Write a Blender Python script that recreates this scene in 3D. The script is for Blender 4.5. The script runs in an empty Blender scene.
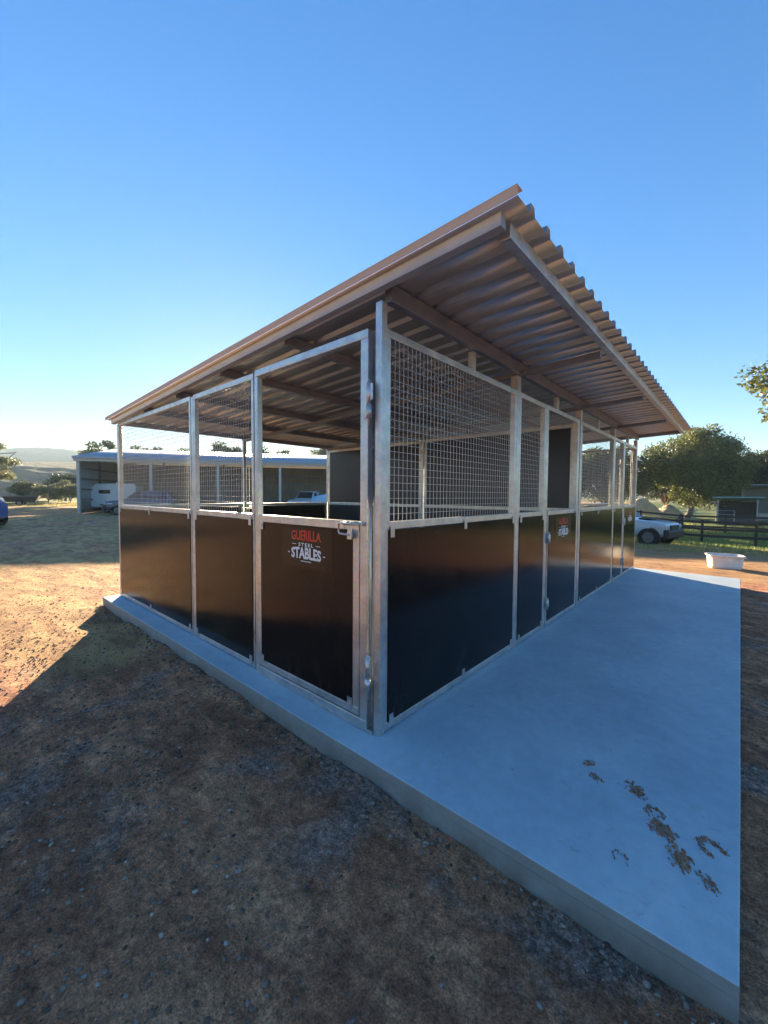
import bpy, bmesh, math, random
import numpy as np
from mathutils import Vector, Matrix

# ------------------------------------------------------------------ camera, world, sun, exposure
S = bpy.context.scene
cam_d = bpy.data.cameras.new('camera'); cam = bpy.data.objects.new('camera', cam_d)
S.collection.objects.link(cam); S.camera = cam
A = math.radians(41.544); PIT = math.radians(-2.462); ROL = math.radians(0.374)
fw = Vector((-math.sin(A)*math.cos(PIT), math.cos(A)*math.cos(PIT), math.sin(PIT)))
rt = Vector((math.cos(A), math.sin(A), 0)); up = rt.cross(fw)
r2 = math.cos(ROL)*rt + math.sin(ROL)*up; u2 = -math.sin(ROL)*rt + math.cos(ROL)*up
M4 = Matrix((r2, u2, -fw)).transposed().to_4x4(); M4.translation = Vector((1.513, -1.680, 1.4))
cam.matrix_world = M4
cam_d.sensor_fit = 'VERTICAL'; cam_d.sensor_height = 24; cam_d.lens = 402.1/1024*24
cam_d.clip_start = 0.02; cam_d.clip_end = 5000

SUN_EL = math.radians(9.8); SUN_AZ = math.atan2(-0.865, 0.50)      # azimuth from +Y, clockwise
w = bpy.data.worlds.new('World'); S.world = w; w.use_nodes = True
nt = w.node_tree; bg = nt.nodes['Background']
sky = nt.nodes.new('ShaderNodeTexSky'); sky.sky_type = 'NISHITA'; sky.sun_disc = False
sky.sun_elevation = SUN_EL; sky.sun_rotation = SUN_AZ
sky.altitude = 100; sky.air_density = 1.0; sky.dust_density = 0.1; sky.ozone_density = 3.0
hs = nt.nodes.new('ShaderNodeHueSaturation'); hs.inputs['Saturation'].default_value = 1.25; hs.inputs['Hue'].default_value = 0.506; hs.inputs['Value'].default_value = 0.89
nt.links.new(sky.outputs[0], hs.inputs['Color'])
# soft shoulder so that the glow round the low sun does not burn out the whole sky
bw = nt.nodes.new('ShaderNodeRGBToBW'); nt.links.new(sky.outputs[0], bw.inputs[0])
ma = nt.nodes.new('ShaderNodeMath'); ma.operation = 'MULTIPLY_ADD'; ma.inputs[1].default_value = 0.23; ma.inputs[2].default_value = 0.85; nt.links.new(bw.outputs[0], ma.inputs[0])
dv = nt.nodes.new('ShaderNodeVectorMath'); dv.operation = 'DIVIDE'; nt.links.new(hs.outputs[0], dv.inputs[0]); nt.links.new(ma.outputs[0], dv.inputs[1])
nt.links.new(dv.outputs[0], bg.inputs[0]); bg.inputs[1].default_value = 0.068
sd = bpy.data.lights.new('sun', 'SUN'); sd.energy = 5.0; sd.angle = math.radians(0.5); sd.color = (1.0, 0.79, 0.52)
so = bpy.data.objects.new('sun', sd); S.collection.objects.link(so)
ldir = Vector((0.865, -0.50, -math.tan(SUN_EL)*0.9991))
so.rotation_euler = ldir.to_track_quat('-Z', 'Y').to_euler()
so.location = (-30, 20, 30)
vs = S.view_settings; vs.view_transform = 'Standard'; vs.look = 'None'; vs.gamma = 1; vs.use_curve_mapping = False
vs.exposure = 2.68

C = S.collection
rnd = random.Random(7)
nr = np.random.default_rng(11)

# ------------------------------------------------------------------ helpers
def tag(o, label=None, cat=None, group=None, kind=None):
    if label: o['label'] = label
    if cat: o['category'] = cat
    if group: o['group'] = group
    if kind: o['kind'] = kind
    return o

def empty(name, loc=(0, 0, 0), rz=0.0):
    o = bpy.data.objects.new(name, None); C.objects.link(o)
    o.location = loc; o.rotation_euler = (0, 0, rz); o.empty_display_size = 0.2
    return o

class MB:
    def __init__(s): s.v = []; s.f = []; s.m = []; s.sm = []
    def add(s, vs_, fs_, mi=0, smooth=False):
        b = len(s.v); s.v += [tuple(p) for p in vs_]
        for f in fs_: s.f.append(tuple(b+i for i in f)); s.m.append(mi); s.sm.append(smooth)
        return s
    def box(s, x0, x1, y0, y1, z0, z1, mi=0):
        v = [(x0,y0,z0),(x1,y0,z0),(x1,y1,z0),(x0,y1,z0),(x0,y0,z1),(x1,y0,z1),(x1,y1,z1),(x0,y1,z1)]
        return s.add(v, [(0,3,2,1),(4,5,6,7),(0,1,5,4),(1,2,6,5),(2,3,7,6),(3,0,4,7)], mi)
    def prism(s, poly, axis, a0, a1, mi=0, smooth=False):
        """extrude a 2-D polygon along an axis ('x': poly=(y,z), 'y': poly=(x,z), 'z': poly=(x,y))"""
        def P(p, a):
            return (a, p[0], p[1]) if axis == 'x' else (p[0], a, p[1]) if axis == 'y' else (p[0], p[1], a)
        n = len(poly)
        v = [P(p, a0) for p in poly]+[P(p, a1) for p in poly]
        f = [(i, (i+1) % n, n+(i+1) % n, n+i) for i in range(n)]
        s.add(v, f, mi, smooth); s.add(v, [tuple(range(n))[::-1], tuple(range(n, 2*n))], mi)
        return s
    def beam(s, p, q, w, h, mi=0):
        p = Vector(p); q = Vector(q); d = (q-p).normalized()
        a = d.cross(Vector((0, 0, 1)))
        if a.length < 1e-4: a = Vector((1, 0, 0))
        a.normalize(); b = a.cross(d)
        v = []
        for c in (p, q):
            for sx, sz in ((-1,-1),(1,-1),(1,1),(-1,1)): v.append(c+a*sx*w/2+b*sz*h/2)
        return s.add(v, [(0,1,2,3),(7,6,5,4),(0,4,5,1),(1,5,6,2),(2,6,7,3),(3,7,4,0)], mi)
    def tube(s, pts, rs, n=8, mi=0, cap=True):
        pts = [Vector(p) for p in pts]
        if not hasattr(rs, '__len__'): rs = [rs]*len(pts)
        b = len(s.v); v = []
        for i, p in enumerate(pts):
            d = (pts[min(i+1, len(pts)-1)]-pts[max(i-1, 0)]).normalized()
            a = d.cross(Vector((0.31, 0.17, 0.93)))
            if a.length < 0.05: a = d.cross(Vector((1, 0, 0)))
            a.normalize(); c = d.cross(a)
            for k in range(n):
                t = 2*math.pi*k/n; v.append(p+(a*math.cos(t)+c*math.sin(t))*rs[i])
        f = []
        for i in range(len(pts)-1):
            for k in range(n):
                f.append((i*n+k, i*n+(k+1) % n, (i+1)*n+(k+1) % n, (i+1)*n+k))
        s.add(v, f, mi, True)
        if cap: s.add(v, [tuple(range(n))[::-1], tuple(range((len(pts)-1)*n, len(pts)*n))], mi)
        return s
    def disc(s, c, r, t, axis, n=24, mi=0):
        poly = [(math.cos(2*math.pi*k/n)*r, math.sin(2*math.pi*k/n)*r) for k in range(n)]
        if axis == 'y': return s.prism([(c[0]+a, c[2]+b_) for a, b_ in poly], 'y', c[1]-t/2, c[1]+t/2, mi, True)
        if axis == 'x': return s.prism([(c[1]+a, c[2]+b_) for a, b_ in poly], 'x', c[0]-t/2, c[0]+t/2, mi, True)
        return s.prism([(c[0]+a, c[1]+b_) for a, b_ in poly], 'z', c[2]-t/2, c[2]+t/2, mi, True)
    def build(s, name, mats, parent=None, bevel=0, label=None):
        me = bpy.data.meshes.new(name); me.from_pydata(s.v, [], s.f)
        if not isinstance(mats, (list, tuple)): mats = [mats]
        for m in mats: me.materials.append(m)
        me.polygons.foreach_set('material_index', s.m); me.polygons.foreach_set('use_smooth', s.sm)
        bm = bmesh.new(); bm.from_mesh(me); bmesh.ops.remove_doubles(bm, verts=bm.verts, dist=1e-5) if len(s.v) < 20000 else None
        bmesh.ops.recalc_face_normals(bm, faces=bm.faces); bm.to_mesh(me); bm.free()
        o = bpy.data.objects.new(name, me); C.objects.link(o)
        if parent: o.parent = parent
        if bevel:
            b = o.modifiers.new('bevel', 'BEVEL'); b.width = bevel; b.segments = 2; b.limit_method = 'ANGLE'
        if label: o['label'] = label
        return o

def copy_tree(o, parent=None):
    c = o.copy(); C.objects.link(c)
    if parent: c.parent = parent
    for ch in list(o.children): copy_tree(ch, c)
    return c

# --- numpy value noise
def vnoise(x, y, seed=0):
    xi = np.floor(x).astype(np.int64); yi = np.floor(y).astype(np.int64)
    xf = x-xi; yf = y-yi; u = xf*xf*(3-2*xf); v = yf*yf*(3-2*yf)
    def h(a, b):
        n = (a*374761393+b*668265263+seed*974711) & 0x7fffffff
        n = ((n ^ (n >> 13))*1274126177) & 0x7fffffff
        return ((n ^ (n >> 16)) & 0xffff)/65535.0
    return (h(xi, yi)*(1-u)+h(xi+1, yi)*u)*(1-v)+(h(xi, yi+1)*(1-u)+h(xi+1, yi+1)*u)*v
def fbm(x, y, o=4, seed=0):
    r = 0; a = 0.5
    for i in range(o): r = r+a*(vnoise(x*2**i, y*2**i, seed+i)-0.5); a *= 0.5
    return r

# ------------------------------------------------------------------ materials
def mat(name):
    m = bpy.data.materials.new(name); m.use_nodes = True
    return m, m.node_tree, m.node_tree.nodes['Principled BSDF']
def N(t, k, **kw):
    n = t.nodes.new(k)
    for a, b in kw.items():
        if a in n.inputs.keys(): n.inputs[a].default_value = b
        else: setattr(n, a, b)
    return n
def noise(t, vec, scale, detail=4, rough=0.55, dist=0):
    n = t.nodes.new('ShaderNodeTexNoise'); n.inputs['Scale'].default_value = scale; n.inputs['Detail'].default_value = detail
    n.inputs['Roughness'].default_value = rough; n.inputs['Distortion'].default_value = dist
    if vec: t.links.new(vec, n.inputs['Vector'])
    return n.outputs['Fac']
def ramp(t, fac, stops):
    r = t.nodes.new('ShaderNodeValToRGB'); e = r.color_ramp.elements
    while len(e) < len(stops): e.new(0.5)
    for i, (p, c) in enumerate(stops):
        e[i].position = p; e[i].color = (c, c, c, 1) if not hasattr(c, '__len__') else (*c, 1)
    t.links.new(fac, r.inputs[0]); return r.outputs[0]
def mixc(t, fac, a, b, mode='MIX'):
    m = t.nodes.new('ShaderNodeMix'); m.data_type = 'RGBA'; m.blend_type = mode
    for k, v in ((0, fac), (6, a), (7, b)):
        if hasattr(v, 'is_output'): t.links.new(v, m.inputs[k])
        elif k == 0: m.inputs[0].default_value = v
        else: m.inputs[k].default_value = (*v, 1)
    return m.outputs[2]
def bump(t, h, strength, dist, bsdf):
    b = t.nodes.new('ShaderNodeBump'); b.inputs['Strength'].default_value = strength; b.inputs['Distance'].default_value = dist
    t.links.new(h, b.inputs['Height']); t.links.new(b.outputs[0], bsdf.inputs['Normal'])
def objco(t): return t.nodes.new('ShaderNodeTexCoord').outputs['Object']
def simple(name, col, rough=0.6, metal=0, var=0.12, scale=6, bmp=0, spec=None):
    m, t, b = mat(name); co = objco(t)
    f = noise(t, co, scale, 5)
    lo = tuple(c*(1-var) for c in col); hi = tuple(min(1, c*(1+var)) for c in col)
    t.links.new(ramp(t, f, [(0.3, lo), (0.7, hi)]), b.inputs['Base Color'])
    b.inputs['Roughness'].default_value = rough; b.inputs['Metallic'].default_value = metal
    if spec is not None: b.inputs['Specular IOR Level'].default_value = spec
    if bmp: bump(t, f, bmp, 0.01, b)
    return m

def galv_mat(name='galvanised_steel', r0=0.32, r1=0.52):
    m, t, b = mat(name); co = objco(t)
    vo = t.nodes.new('ShaderNodeTexVoronoi'); vo.inputs['Scale'].default_value = 55; t.links.new(co, vo.inputs['Vector'])
    n1 = noise(t, co, 9, 5, 0.6); n2 = noise(t, co, 2.2, 3)
    c = ramp(t, n1, [(0.25, (0.46, 0.47, 0.47)), (0.75, (0.72, 0.73, 0.72))])
    c = mixc(t, 0.22, c, vo.outputs['Color'], 'SOFT_LIGHT')
    t.links.new(c, b.inputs['Base Color'])
    t.links.new(ramp(t, n2, [(0.3, r0), (0.75, r1)]), b.inputs['Roughness'])
    b.inputs['Metallic'].default_value = 0.85
    bump(t, n1, 0.12, 0.002, b)
    return m
GALV = galv_mat()
GALVS = simple('sky_tinted_beam_steel', (0.30, 0.36, 0.43), 0.45, 0.0, 0.12, 6)  # near rafter: its blue sky reflection is put into the colour
PURL = simple('shaded_purlin_steel', (0.22, 0.24, 0.28), 0.45, 0.4, 0.15, 6)  # darkened galvanised steel: the shade under the roof is put into the colour

def board_mat():
    m, t, b = mat('black_film_faced_board'); co = objco(t)
    n1 = noise(t, co, 3.0, 4); n2 = noise(t, co, 60, 3)
    t.links.new(ramp(t, n1, [(0.3, (0.010, 0.009, 0.009)), (0.8, (0.020, 0.016, 0.015))]), b.inputs['Base Color'])
    t.links.new(ramp(t, n1, [(0.3, 0.13), (0.8, 0.20)]), b.inputs['Roughness'])
    b.inputs['Specular IOR Level'].default_value = 0.22
    mp = t.nodes.new('ShaderNodeMapping'); mp.inputs['Scale'].default_value = (1, 1, 0.25); t.links.new(co, mp.inputs[0])
    du_ = noise(t, mp.outputs[0], 5, 6, 0.7, 1.0); sz = t.nodes.new('ShaderNodeSeparateXYZ'); t.links.new(co, sz.inputs[0])
    low = ramp(t, sz.outputs['Z'], [(0.05, 1.0), (0.32, 0.12)]); mm = t.nodes.new('ShaderNodeMath'); mm.operation = 'MULTIPLY'
    t.links.new(ramp(t, du_, [(0.5, 0.0), (0.75, 0.30)]), mm.inputs[0]); t.links.new(low, mm.inputs[1])
    bc = mixc(t, mm.outputs[0], ramp(t, n1, [(0.3, (0.009, 0.008, 0.008)), (0.8, (0.018, 0.014, 0.013))]), (0.16, 0.12, 0.09))
    t.links.new(bc, b.inputs['Base Color'])
    bump(t, noise(t, co, 1.4, 2), 0.12, 0.01, b)
    return m
BOARD = board_mat()
BOARD_IN = simple('dull_dark_board', (0.035, 0.042, 0.055), 0.30, 0, 0.2, 2)
WIRE = simple('galvanised_wire', (0.58, 0.57, 0.54), 0.55, 0.4, 0.15, 30)

def roof_mat():
    m, t, b = mat('coated_roof_steel'); co = objco(t)
    n1 = noise(t, co, 2.5, 5, 0.6)
    t.links.new(ramp(t, n1, [(0.3, (0.53, 0.52, 0.52)), (0.75, (0.64, 0.63, 0.63))]), b.inputs['Base Color'])
    b.inputs['Roughness'].default_value = 0.38; b.inputs['Specular IOR Level'].default_value = 0.5; b.inputs['Metallic'].default_value = 0.8
    return m
ROOF = roof_mat()
BARGE = simple('warm_reflection_barge', (0.62, 0.43, 0.29), 0.6, 0, 0.05, 2)  # tan stands in for warm horizon light reflected by the end strips

def concrete_mat():
    m, t, b = mat('new_concrete'); co = objco(t)
    n1 = noise(t, co, 1.1, 6, 0.6, 0.4); n2 = noise(t, co, 14, 6, 0.7); n3 = noise(t, co, 90, 3); n4 = noise(t, co, 5, 5, 0.75, 1.5)
    c = ramp(t, n1, [(0.32, (0.41, 0.50, 0.56)), (0.5, (0.49, 0.58, 0.63)), (0.68, (0.58, 0.65, 0.68))])  # blue-grey concrete, with the sky's reflected blue also put into the colour
    c = mixc(t, ramp(t, n2, [(0.35, 0.0), (0.8, 0.35)]), c, (0.30, 0.32, 0.34))
    c = mixc(t, ramp(t, n4, [(0.60, 0.0), (0.74, 0.5)]), c, (0.30, 0.27, 0.23))
    n5 = noise(t, co, 24, 3, 0.5); c = mixc(t, ramp(t, n5, [(0.72, 0.0), (0.76, 0.7)]), c, (0.12, 0.11, 0.10))
    c = mixc(t, 0.35, c, ramp(t, noise(t, co, 0.45, 5, 0.65, 1.2), [(0.3, 0.32), (0.7, 0.68)]), 'OVERLAY')
    # sides: grey form-face without the top's sky tint, stained by the soil
    g = t.nodes.new('ShaderNodeNewGeometry'); sp = t.nodes.new('ShaderNodeSeparateXYZ'); t.links.new(g.outputs['Normal'], sp.inputs[0])
    side = ramp(t, sp.outputs['Z'], [(0.3, 1.0), (0.8, 0.0)])
    pz = t.nodes.new('ShaderNodeSeparateXYZ'); t.links.new(co, pz.inputs[0])
    mr = t.nodes.new('ShaderNodeMapRange'); mr.inputs['From Min'].default_value = -0.14; mr.inputs['From Max'].default_value = -0.04
    mr.inputs['To Min'].default_value = 0.75; mr.inputs['To Max'].default_value = 0.15; t.links.new(pz.outputs['Z'], mr.inputs['Value'])
    sc = mixc(t, mr.outputs[0], (0.29, 0.29, 0.275), (0.16, 0.125, 0.095))
    sc = mixc(t, ramp(t, noise(t, co, 8, 5), [(0.4, 0.0), (0.7, 0.6)]), sc, (0.36, 0.36, 0.34))
    t.links.new(mixc(t, side, c, sc), b.inputs['Base Color'])
    t.links.new(ramp(t, n2, [(0.3, 0.55), (0.7, 0.85)]), b.inputs['Roughness'])
    ma = t.nodes.new('ShaderNodeMath'); ma.operation = 'ADD'; t.links.new(n2, ma.inputs[0]); t.links.new(n3, ma.inputs[1])
    bump(t, ma.outputs[0], 0.25, 0.004, b)
    return m
CONC = concrete_mat()

def ground_mat():
    m, t, b = mat('dirt_and_gravel'); co = objco(t)
    mp = t.nodes.new('ShaderNodeMapping'); mp.inputs['Rotation'].default_value = (0, 0, 0.7); mp.inputs['Scale'].default_value = (0.6, 1.5, 1)
    t.links.new(co, mp.inputs[0]); st = mp.outputs[0]
    big = noise(t, co, 0.55, 6, 0.6, 0.6); mid = noise(t, st, 2.6, 7, 0.65, 0.5); fine = noise(t, co, 38, 6, 0.75); grit = noise(t, co, 130, 4, 0.7)
    c = ramp(t, mid, [(0.36, (0.34, 0.145, 0.078)), (0.48, (0.50, 0.215, 0.112)), (0.62, (0.70, 0.325, 0.17))])
    # blue-grey road-base gravel lying in patches
    gp = ramp(t, noise(t, co, 1.15, 6, 0.62, 0.5), [(0.51, 0.0), (0.60, 0.75)])
    gc = ramp(t, fine, [(0.36, (0.19, 0.14, 0.115)), (0.5, (0.31, 0.225, 0.185)), (0.64, (0.48, 0.35, 0.29))])
    c = mixc(t, gp, c, gc)
    def mr_(src, a, b_, lo, hi):
        q = t.nodes.new('ShaderNodeMapRange'); t.links.new(src, q.inputs['Value'])
        for k_, v_ in zip(('From Min', 'From Max', 'To Min', 'To Max'), (a, b_, lo, hi)): q.inputs[k_].default_value = v_
        cb = t.nodes.new('ShaderNodeCombineColor')
        for k_ in range(3): t.links.new(q.outputs[0], cb.inputs[k_])
        return cb.outputs[0]
    c = mixc(t, 1.0, c, mr_(fine, 0.36, 0.64, 0.68, 1.34), 'MULTIPLY')
    c = mixc(t, 1.0, c, mr_(grit, 0.36, 0.64, 0.62, 1.42), 'MULTIPLY')
    c = mixc(t, 1.0, c, mr_(noise(t, co, 12, 5, 0.7, 0.4), 0.35, 0.65, 0.70, 1.35), 'MULTIPLY')
    at = t.nodes.new('ShaderNodeAttribute'); at.attribute_name = 'sunlit_straw'
    c = mixc(t, at.outputs['Fac'], c, ramp(t, mid, [(0.34, (0.27, 0.135, 0.062)), (0.46, (0.47, 0.255, 0.115)), (0.60, (0.64, 0.39, 0.175))]))  # dry tan dirt, with warm sunlight put into the colour
    ar = t.nodes.new('ShaderNodeAttribute'); ar.attribute_name = 'redsoil'
    c = mixc(t, ar.outputs['Fac'], c, ramp(t, mid, [(0.28, (0.22, 0.11, 0.05)), (0.5, (0.42, 0.23, 0.11)), (0.7, (0.55, 0.38, 0.20))]))
    ag = t.nodes.new('ShaderNodeAttribute'); ag.attribute_name = 'turf'
    c = mixc(t, ag.outputs['Fac'], c, ramp(t, mid, [(0.25, (0.06, 0.11, 0.022)), (0.5, (0.11, 0.17, 0.035)), (0.75, (0.20, 0.22, 0.06))]))
    t.links.new(c, b.inputs['Base Color']); b.inputs['Roughness'].default_value = 0.95; b.inputs['Specular IOR Level'].default_value = 0.2
    ma = t.nodes.new('ShaderNodeMath'); ma.operation = 'MULTIPLY_ADD'; t.links.new(mid, ma.inputs[0]); ma.inputs[1].default_value = 2.5; t.links.new(fine, ma.inputs[2])
    clod = noise(t, co, 7, 6, 0.7, 0.8); mb_ = t.nodes.new('ShaderNodeMath'); mb_.operation = 'MULTIPLY_ADD'; t.links.new(clod, mb_.inputs[0]); mb_.inputs[1].default_value = 2.2; t.links.new(ma.outputs[0], mb_.inputs[2])
    bump(t, mb_.outputs[0], 0.9, 0.035, b)
    return m
GROUND = ground_mat()

def leaf_mat(name, dark, light, trans=0.3):
    m, t, b = mat(name); g = t.nodes.new('ShaderNodeNewGeometry')
    c = ramp(t, g.outputs['Random Per Island'], [(0.0, dark), (1.0, light)])
    c = mixc(t, ramp(t, noise(t, objco(t), 0.8, 3), [(0.4, 0.0), (0.65, 0.6)]), c, light)
    t.links.new(c, b.inputs['Base Color']); b.inputs['Roughness'].default_value = 0.5
    tr = t.nodes.new('ShaderNodeBsdfTranslucent'); t.links.new(c, tr.inputs[0])
    mx = t.nodes.new('ShaderNodeMixShader'); mx.inputs[0].default_value = trans
    t.links.new(b.outputs[0], mx.inputs[1]); t.links.new(tr.outputs[0], mx.inputs[2])
    t.links.new(mx.outputs[0], t.nodes['Material Output'].inputs[0])
    return m
LEAF = leaf_mat('gum_leaves', (0.045, 0.07, 0.022), (0.15, 0.16, 0.045))
LEAF_Y = leaf_mat('yellow_green_leaves', (0.028, 0.05, 0.014), (0.20, 0.21, 0.05))
LEAF_D = leaf_mat('dark_leaves', (0.02, 0.04, 0.018), (0.06, 0.085, 0.03), 0.2)
LEAF_S = leaf_mat('grey_green_leaves', (0.10, 0.12, 0.07), (0.26, 0.27, 0.15))
BARK = simple('bark', (0.16, 0.125, 0.09), 0.9, 0, 0.4, 7, 0.8)
GRASS = leaf_mat('grass_blades', (0.09, 0.15, 0.03), (0.28, 0.32, 0.08), 0.35)
DRYG = leaf_mat('dry_grass_blades', (0.30, 0.22, 0.08), (0.52, 0.42, 0.18), 0.35)

# ------------------------------------------------------------------ terrain
def terr(x, y):
    x = np.asarray(x, float); y = np.asarray(y, float)
    s = np.clip((y-6.5)/22, 0, 1); s = s*s*(3-2*s)*0.6+s*0.4
    m = np.clip((x+16)/14, 0, 1)
    z = -0.14-1.05*s*m
    d = np.hypot(x-1, y)
    z = z+0.10*fbm(x*0.25, y*0.25, 3, 3)*np.clip(d/8, 0.25, 3)
    z = z+0.028*fbm(x*1.7, y*1.7, 3, 9)+0.014*fbm(x*8, y*8, 3, 21)+0.008*fbm(x*30, y*30, 2, 40)*(d < 9)
    # tyre-churned ruts left of the slab, out in the sun
    rut = 0.045*fbm(x*1.1, y*3.2, 3, 55)*np.clip((d-4)/4, 0, 1)*np.clip((26-d)/8, 0, 1)
    z = z+rut
    z = z+(0.13*np.clip(fbm(x*2.3, y*2.3, 3, 61)+0.16, 0, 1)+0.035*fbm(x*11, y*11, 2, 63))*np.exp(-np.abs(y+0.2)/0.10)*(x > -5.2)*(x < 2)
    # keep soil clear of the slab top
    near = (x > -5.2) & (x < 1.9) & (y > -0.17) & (y < 7.9)
    z = np.where(near, np.minimum(z, -0.115), z)
    inside = (x > -4.8) & (x < 1.5) & (y > -0.12) & (y < 7.45)
    return np.where(inside, -0.22, z)
def tz(x, y): return float(terr(np.array([x]), np.array([y]))[0])

def warp(n, R, near):
    u = np.linspace(-1, 1, n); k = math.asinh(R/near)
    return near*np.sinh(u*k)
def build_ground():
    n = 640
    gx = warp(n, 1080, 2.2)-0.2; gy = warp(n, 1080, 2.2)+0.6
    X, Y = np.meshgrid(gx, gy); Z = terr(X, Y)
    co = np.stack([X, Y, Z], -1).reshape(-1, 3)
    idx = np.arange(n*n).reshape(n, n)
    f = np.stack([idx[:-1, :-1], idx[:-1, 1:], idx[1:, 1:], idx[1:, :-1]], -1).reshape(-1, 4)
    me = bpy.data.meshes.new('ground'); me.vertices.add(n*n); me.vertices.foreach_set('co', co.ravel())
    me.loops.add(f.size); me.loops.foreach_set('vertex_index', f.ravel()); me.polygons.add(len(f))
    me.polygons.foreach_set('loop_start', np.arange(0, f.size, 4)); me.polygons.foreach_set('loop_total', np.full(len(f), 4))
    me.update(); me.validate(); me.polygons.foreach_set('use_smooth', np.ones(len(f), bool))
    nz = fbm(X*0.35, Y*0.35, 4, 70); nz2 = fbm(X*1.3, Y*1.3, 4, 77)
    sunlit_straw = np.clip((-X-3.0+3*nz+2*nz2)/0.9, 0, 1)*np.clip((nz+0.5*nz2+0.30)/0.22, 0.25, 1)
    red = np.clip((Y-7.7+nz2)/0.8, 0, 1)*np.clip((X+12)/8, 0, 1)
    turf = np.clip((Y-18.6+3*nz+1.5*nz2)/1.6, 0, 1)*np.clip((X+22)/8, 0, 1)*np.clip((nz+nz2*0.7+0.36)/0.25, 0.1, 1)
    turf = np.maximum(turf, np.clip((-X-50+10*nz)/5, 0, 1)*0.85)
    turf = np.maximum(turf, np.clip((np.hypot(X, Y)-110)/40, 0, 1)*0.8)
    sunlit_straw = np.maximum(sunlit_straw, 0.45*np.clip((-Y-6.0+6*nz+2*nz2)/1.6, 0, 1)*np.clip((nz+0.5*nz2+0.30)/0.22, 0.25, 1))  # unseen ground behind the camera, toned to add warm bounce and reflections
    sunlit_straw = sunlit_straw*(1-red)
    for nm, a in (('sunlit_straw', sunlit_straw), ('redsoil', red), ('turf', turf)):
        at = me.attributes.new(nm, 'FLOAT', 'POINT'); at.data.foreach_set('value', a.ravel().astype(np.float32))
    me.materials.append(GROUND)
    o = bpy.data.objects.new('ground', me); C.objects.link(o); tag(o, kind='structure')
build_ground()

def raw_mesh(name, V, F, mats, mi=None, smooth=None, parent=None):
    me = bpy.data.meshes.new(name); F = np.asarray(F); k = F.shape[1]
    me.vertices.add(len(V)); me.vertices.foreach_set('co', np.asarray(V, np.float32).ravel())
    me.loops.add(F.size); me.loops.foreach_set('vertex_index', F.ravel().astype(np.int32)); me.polygons.add(len(F))
    me.polygons.foreach_set('loop_start', np.arange(0, F.size, k).astype(np.int32)); me.polygons.foreach_set('loop_total', np.full(len(F), k, np.int32))
    for m in (mats if isinstance(mats, (list, tuple)) else [mats]): me.materials.append(m)
    if mi is not None: me.polygons.foreach_set('material_index', np.asarray(mi, np.int32))
    if smooth: me.polygons.foreach_set('use_smooth', np.ones(len(F), bool))
    me.update(); me.validate()
    o = bpy.data.objects.new(name, me); C.objects.link(o)
    if parent: o.parent = parent
    return o

# gravel: loose stones near the camera
ICO_V = None
def ico():
    bm = bmesh.new(); bmesh.ops.create_icosphere(bm, subdivisions=1, radius=1)
    V = np.array([v.co[:] for v in bm.verts]); F = np.array([[v.index for v in f.verts] for f in bm.faces]); bm.free()
    return V, F
IV, IF = ico()
def stones_mesh(P, R, seed):
    r = np.random.default_rng(seed); n = len(P)
    J = IV[None]*(1+r.uniform(-0.28, 0.28, (n, len(IV), 1)))
    sc = r.uniform(0.6, 1.3, (n, 1, 3)); sc[:, :, 2] *= 0.6
    J = J*sc*R[:, None, None]
    a = r.uniform(0, 6.28, n); ca, sa = np.cos(a), np.sin(a)
    x = J[:, :, 0]*ca[:, None]-J[:, :, 1]*sa[:, None]; y = J[:, :, 0]*sa[:, None]+J[:, :, 1]*ca[:, None]
    V = np.stack([x, y, J[:, :, 2]], -1)+P[:, None, :]
    F = IF[None]+(np.arange(n)*len(IV))[:, None, None]
    return V.reshape(-1, 3), F.reshape(-1, 3)
def stone_mat():
    m, t, b = mat('loose_stone'); g = t.nodes.new('ShaderNodeNewGeometry')
    c = ramp(t, g.outputs['Random Per Island'], [(0.0, (0.08, 0.05, 0.035)), (0.35, (0.19, 0.115, 0.08)), (0.7, (0.24, 0.175, 0.14)), (0.93, (0.32, 0.25, 0.21)), (1.0, (0.60, 0.50, 0.42))])
    c = mixc(t, 0.5, c, ramp(t, noise(t, objco(t), 90, 3), [(0.3, 0.3), (0.7, 0.7)]), 'OVERLAY')
    t.links.new(c, b.inputs['Base Color']); b.inputs['Roughness'].default_value = 0.85
    return m
STONE = stone_mat()
def scatter_gravel():
    n = 110000
    d = 7.5*nr.random(n)**0.75; a = nr.uniform(0, 2*math.pi, n)
    x = -0.8+d*np.cos(a)*1.1; y = -0.9+d*np.sin(a)*0.8
    dens = np.clip(fbm(x*0.55+3, y*0.55, 4, 5)*3.0+0.45, 0.12, 1)
    keep = (nr.random(n) < dens) & ~((x > -4.86) & (x < 1.6) & (y > -0.2) & (y < 7.55)) & (y < 3)
    x, y = x[keep], y[keep]
    R = 0.0020+0.0095*nr.random(len(x))**3.6
    P = np.stack([x, y, terr(x, y)+R*0.25], -1)
    # line of clods and stones tumbled along the foot of the slab
    m = 1300; xs = nr.uniform(-4.9, 1.6, m); ys = -0.185-np.abs(nr.normal(0, 0.07, m)); Rs = 0.003+0.011*nr.random(m)**2.4
    P2 = np.stack([xs, ys, terr(xs, ys)+Rs*0.3], -1)
    V, F = stones_mesh(np.concatenate([P, P2]), np.concatenate([R, Rs]), 3)
    o = raw_mesh('gravel', V, F, STONE, smooth=False); tag(o, 'loose fine gravel scattered over the bare dirt in front of the slab', 'gravel', kind='stuff')
scatter_gravel()

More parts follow.
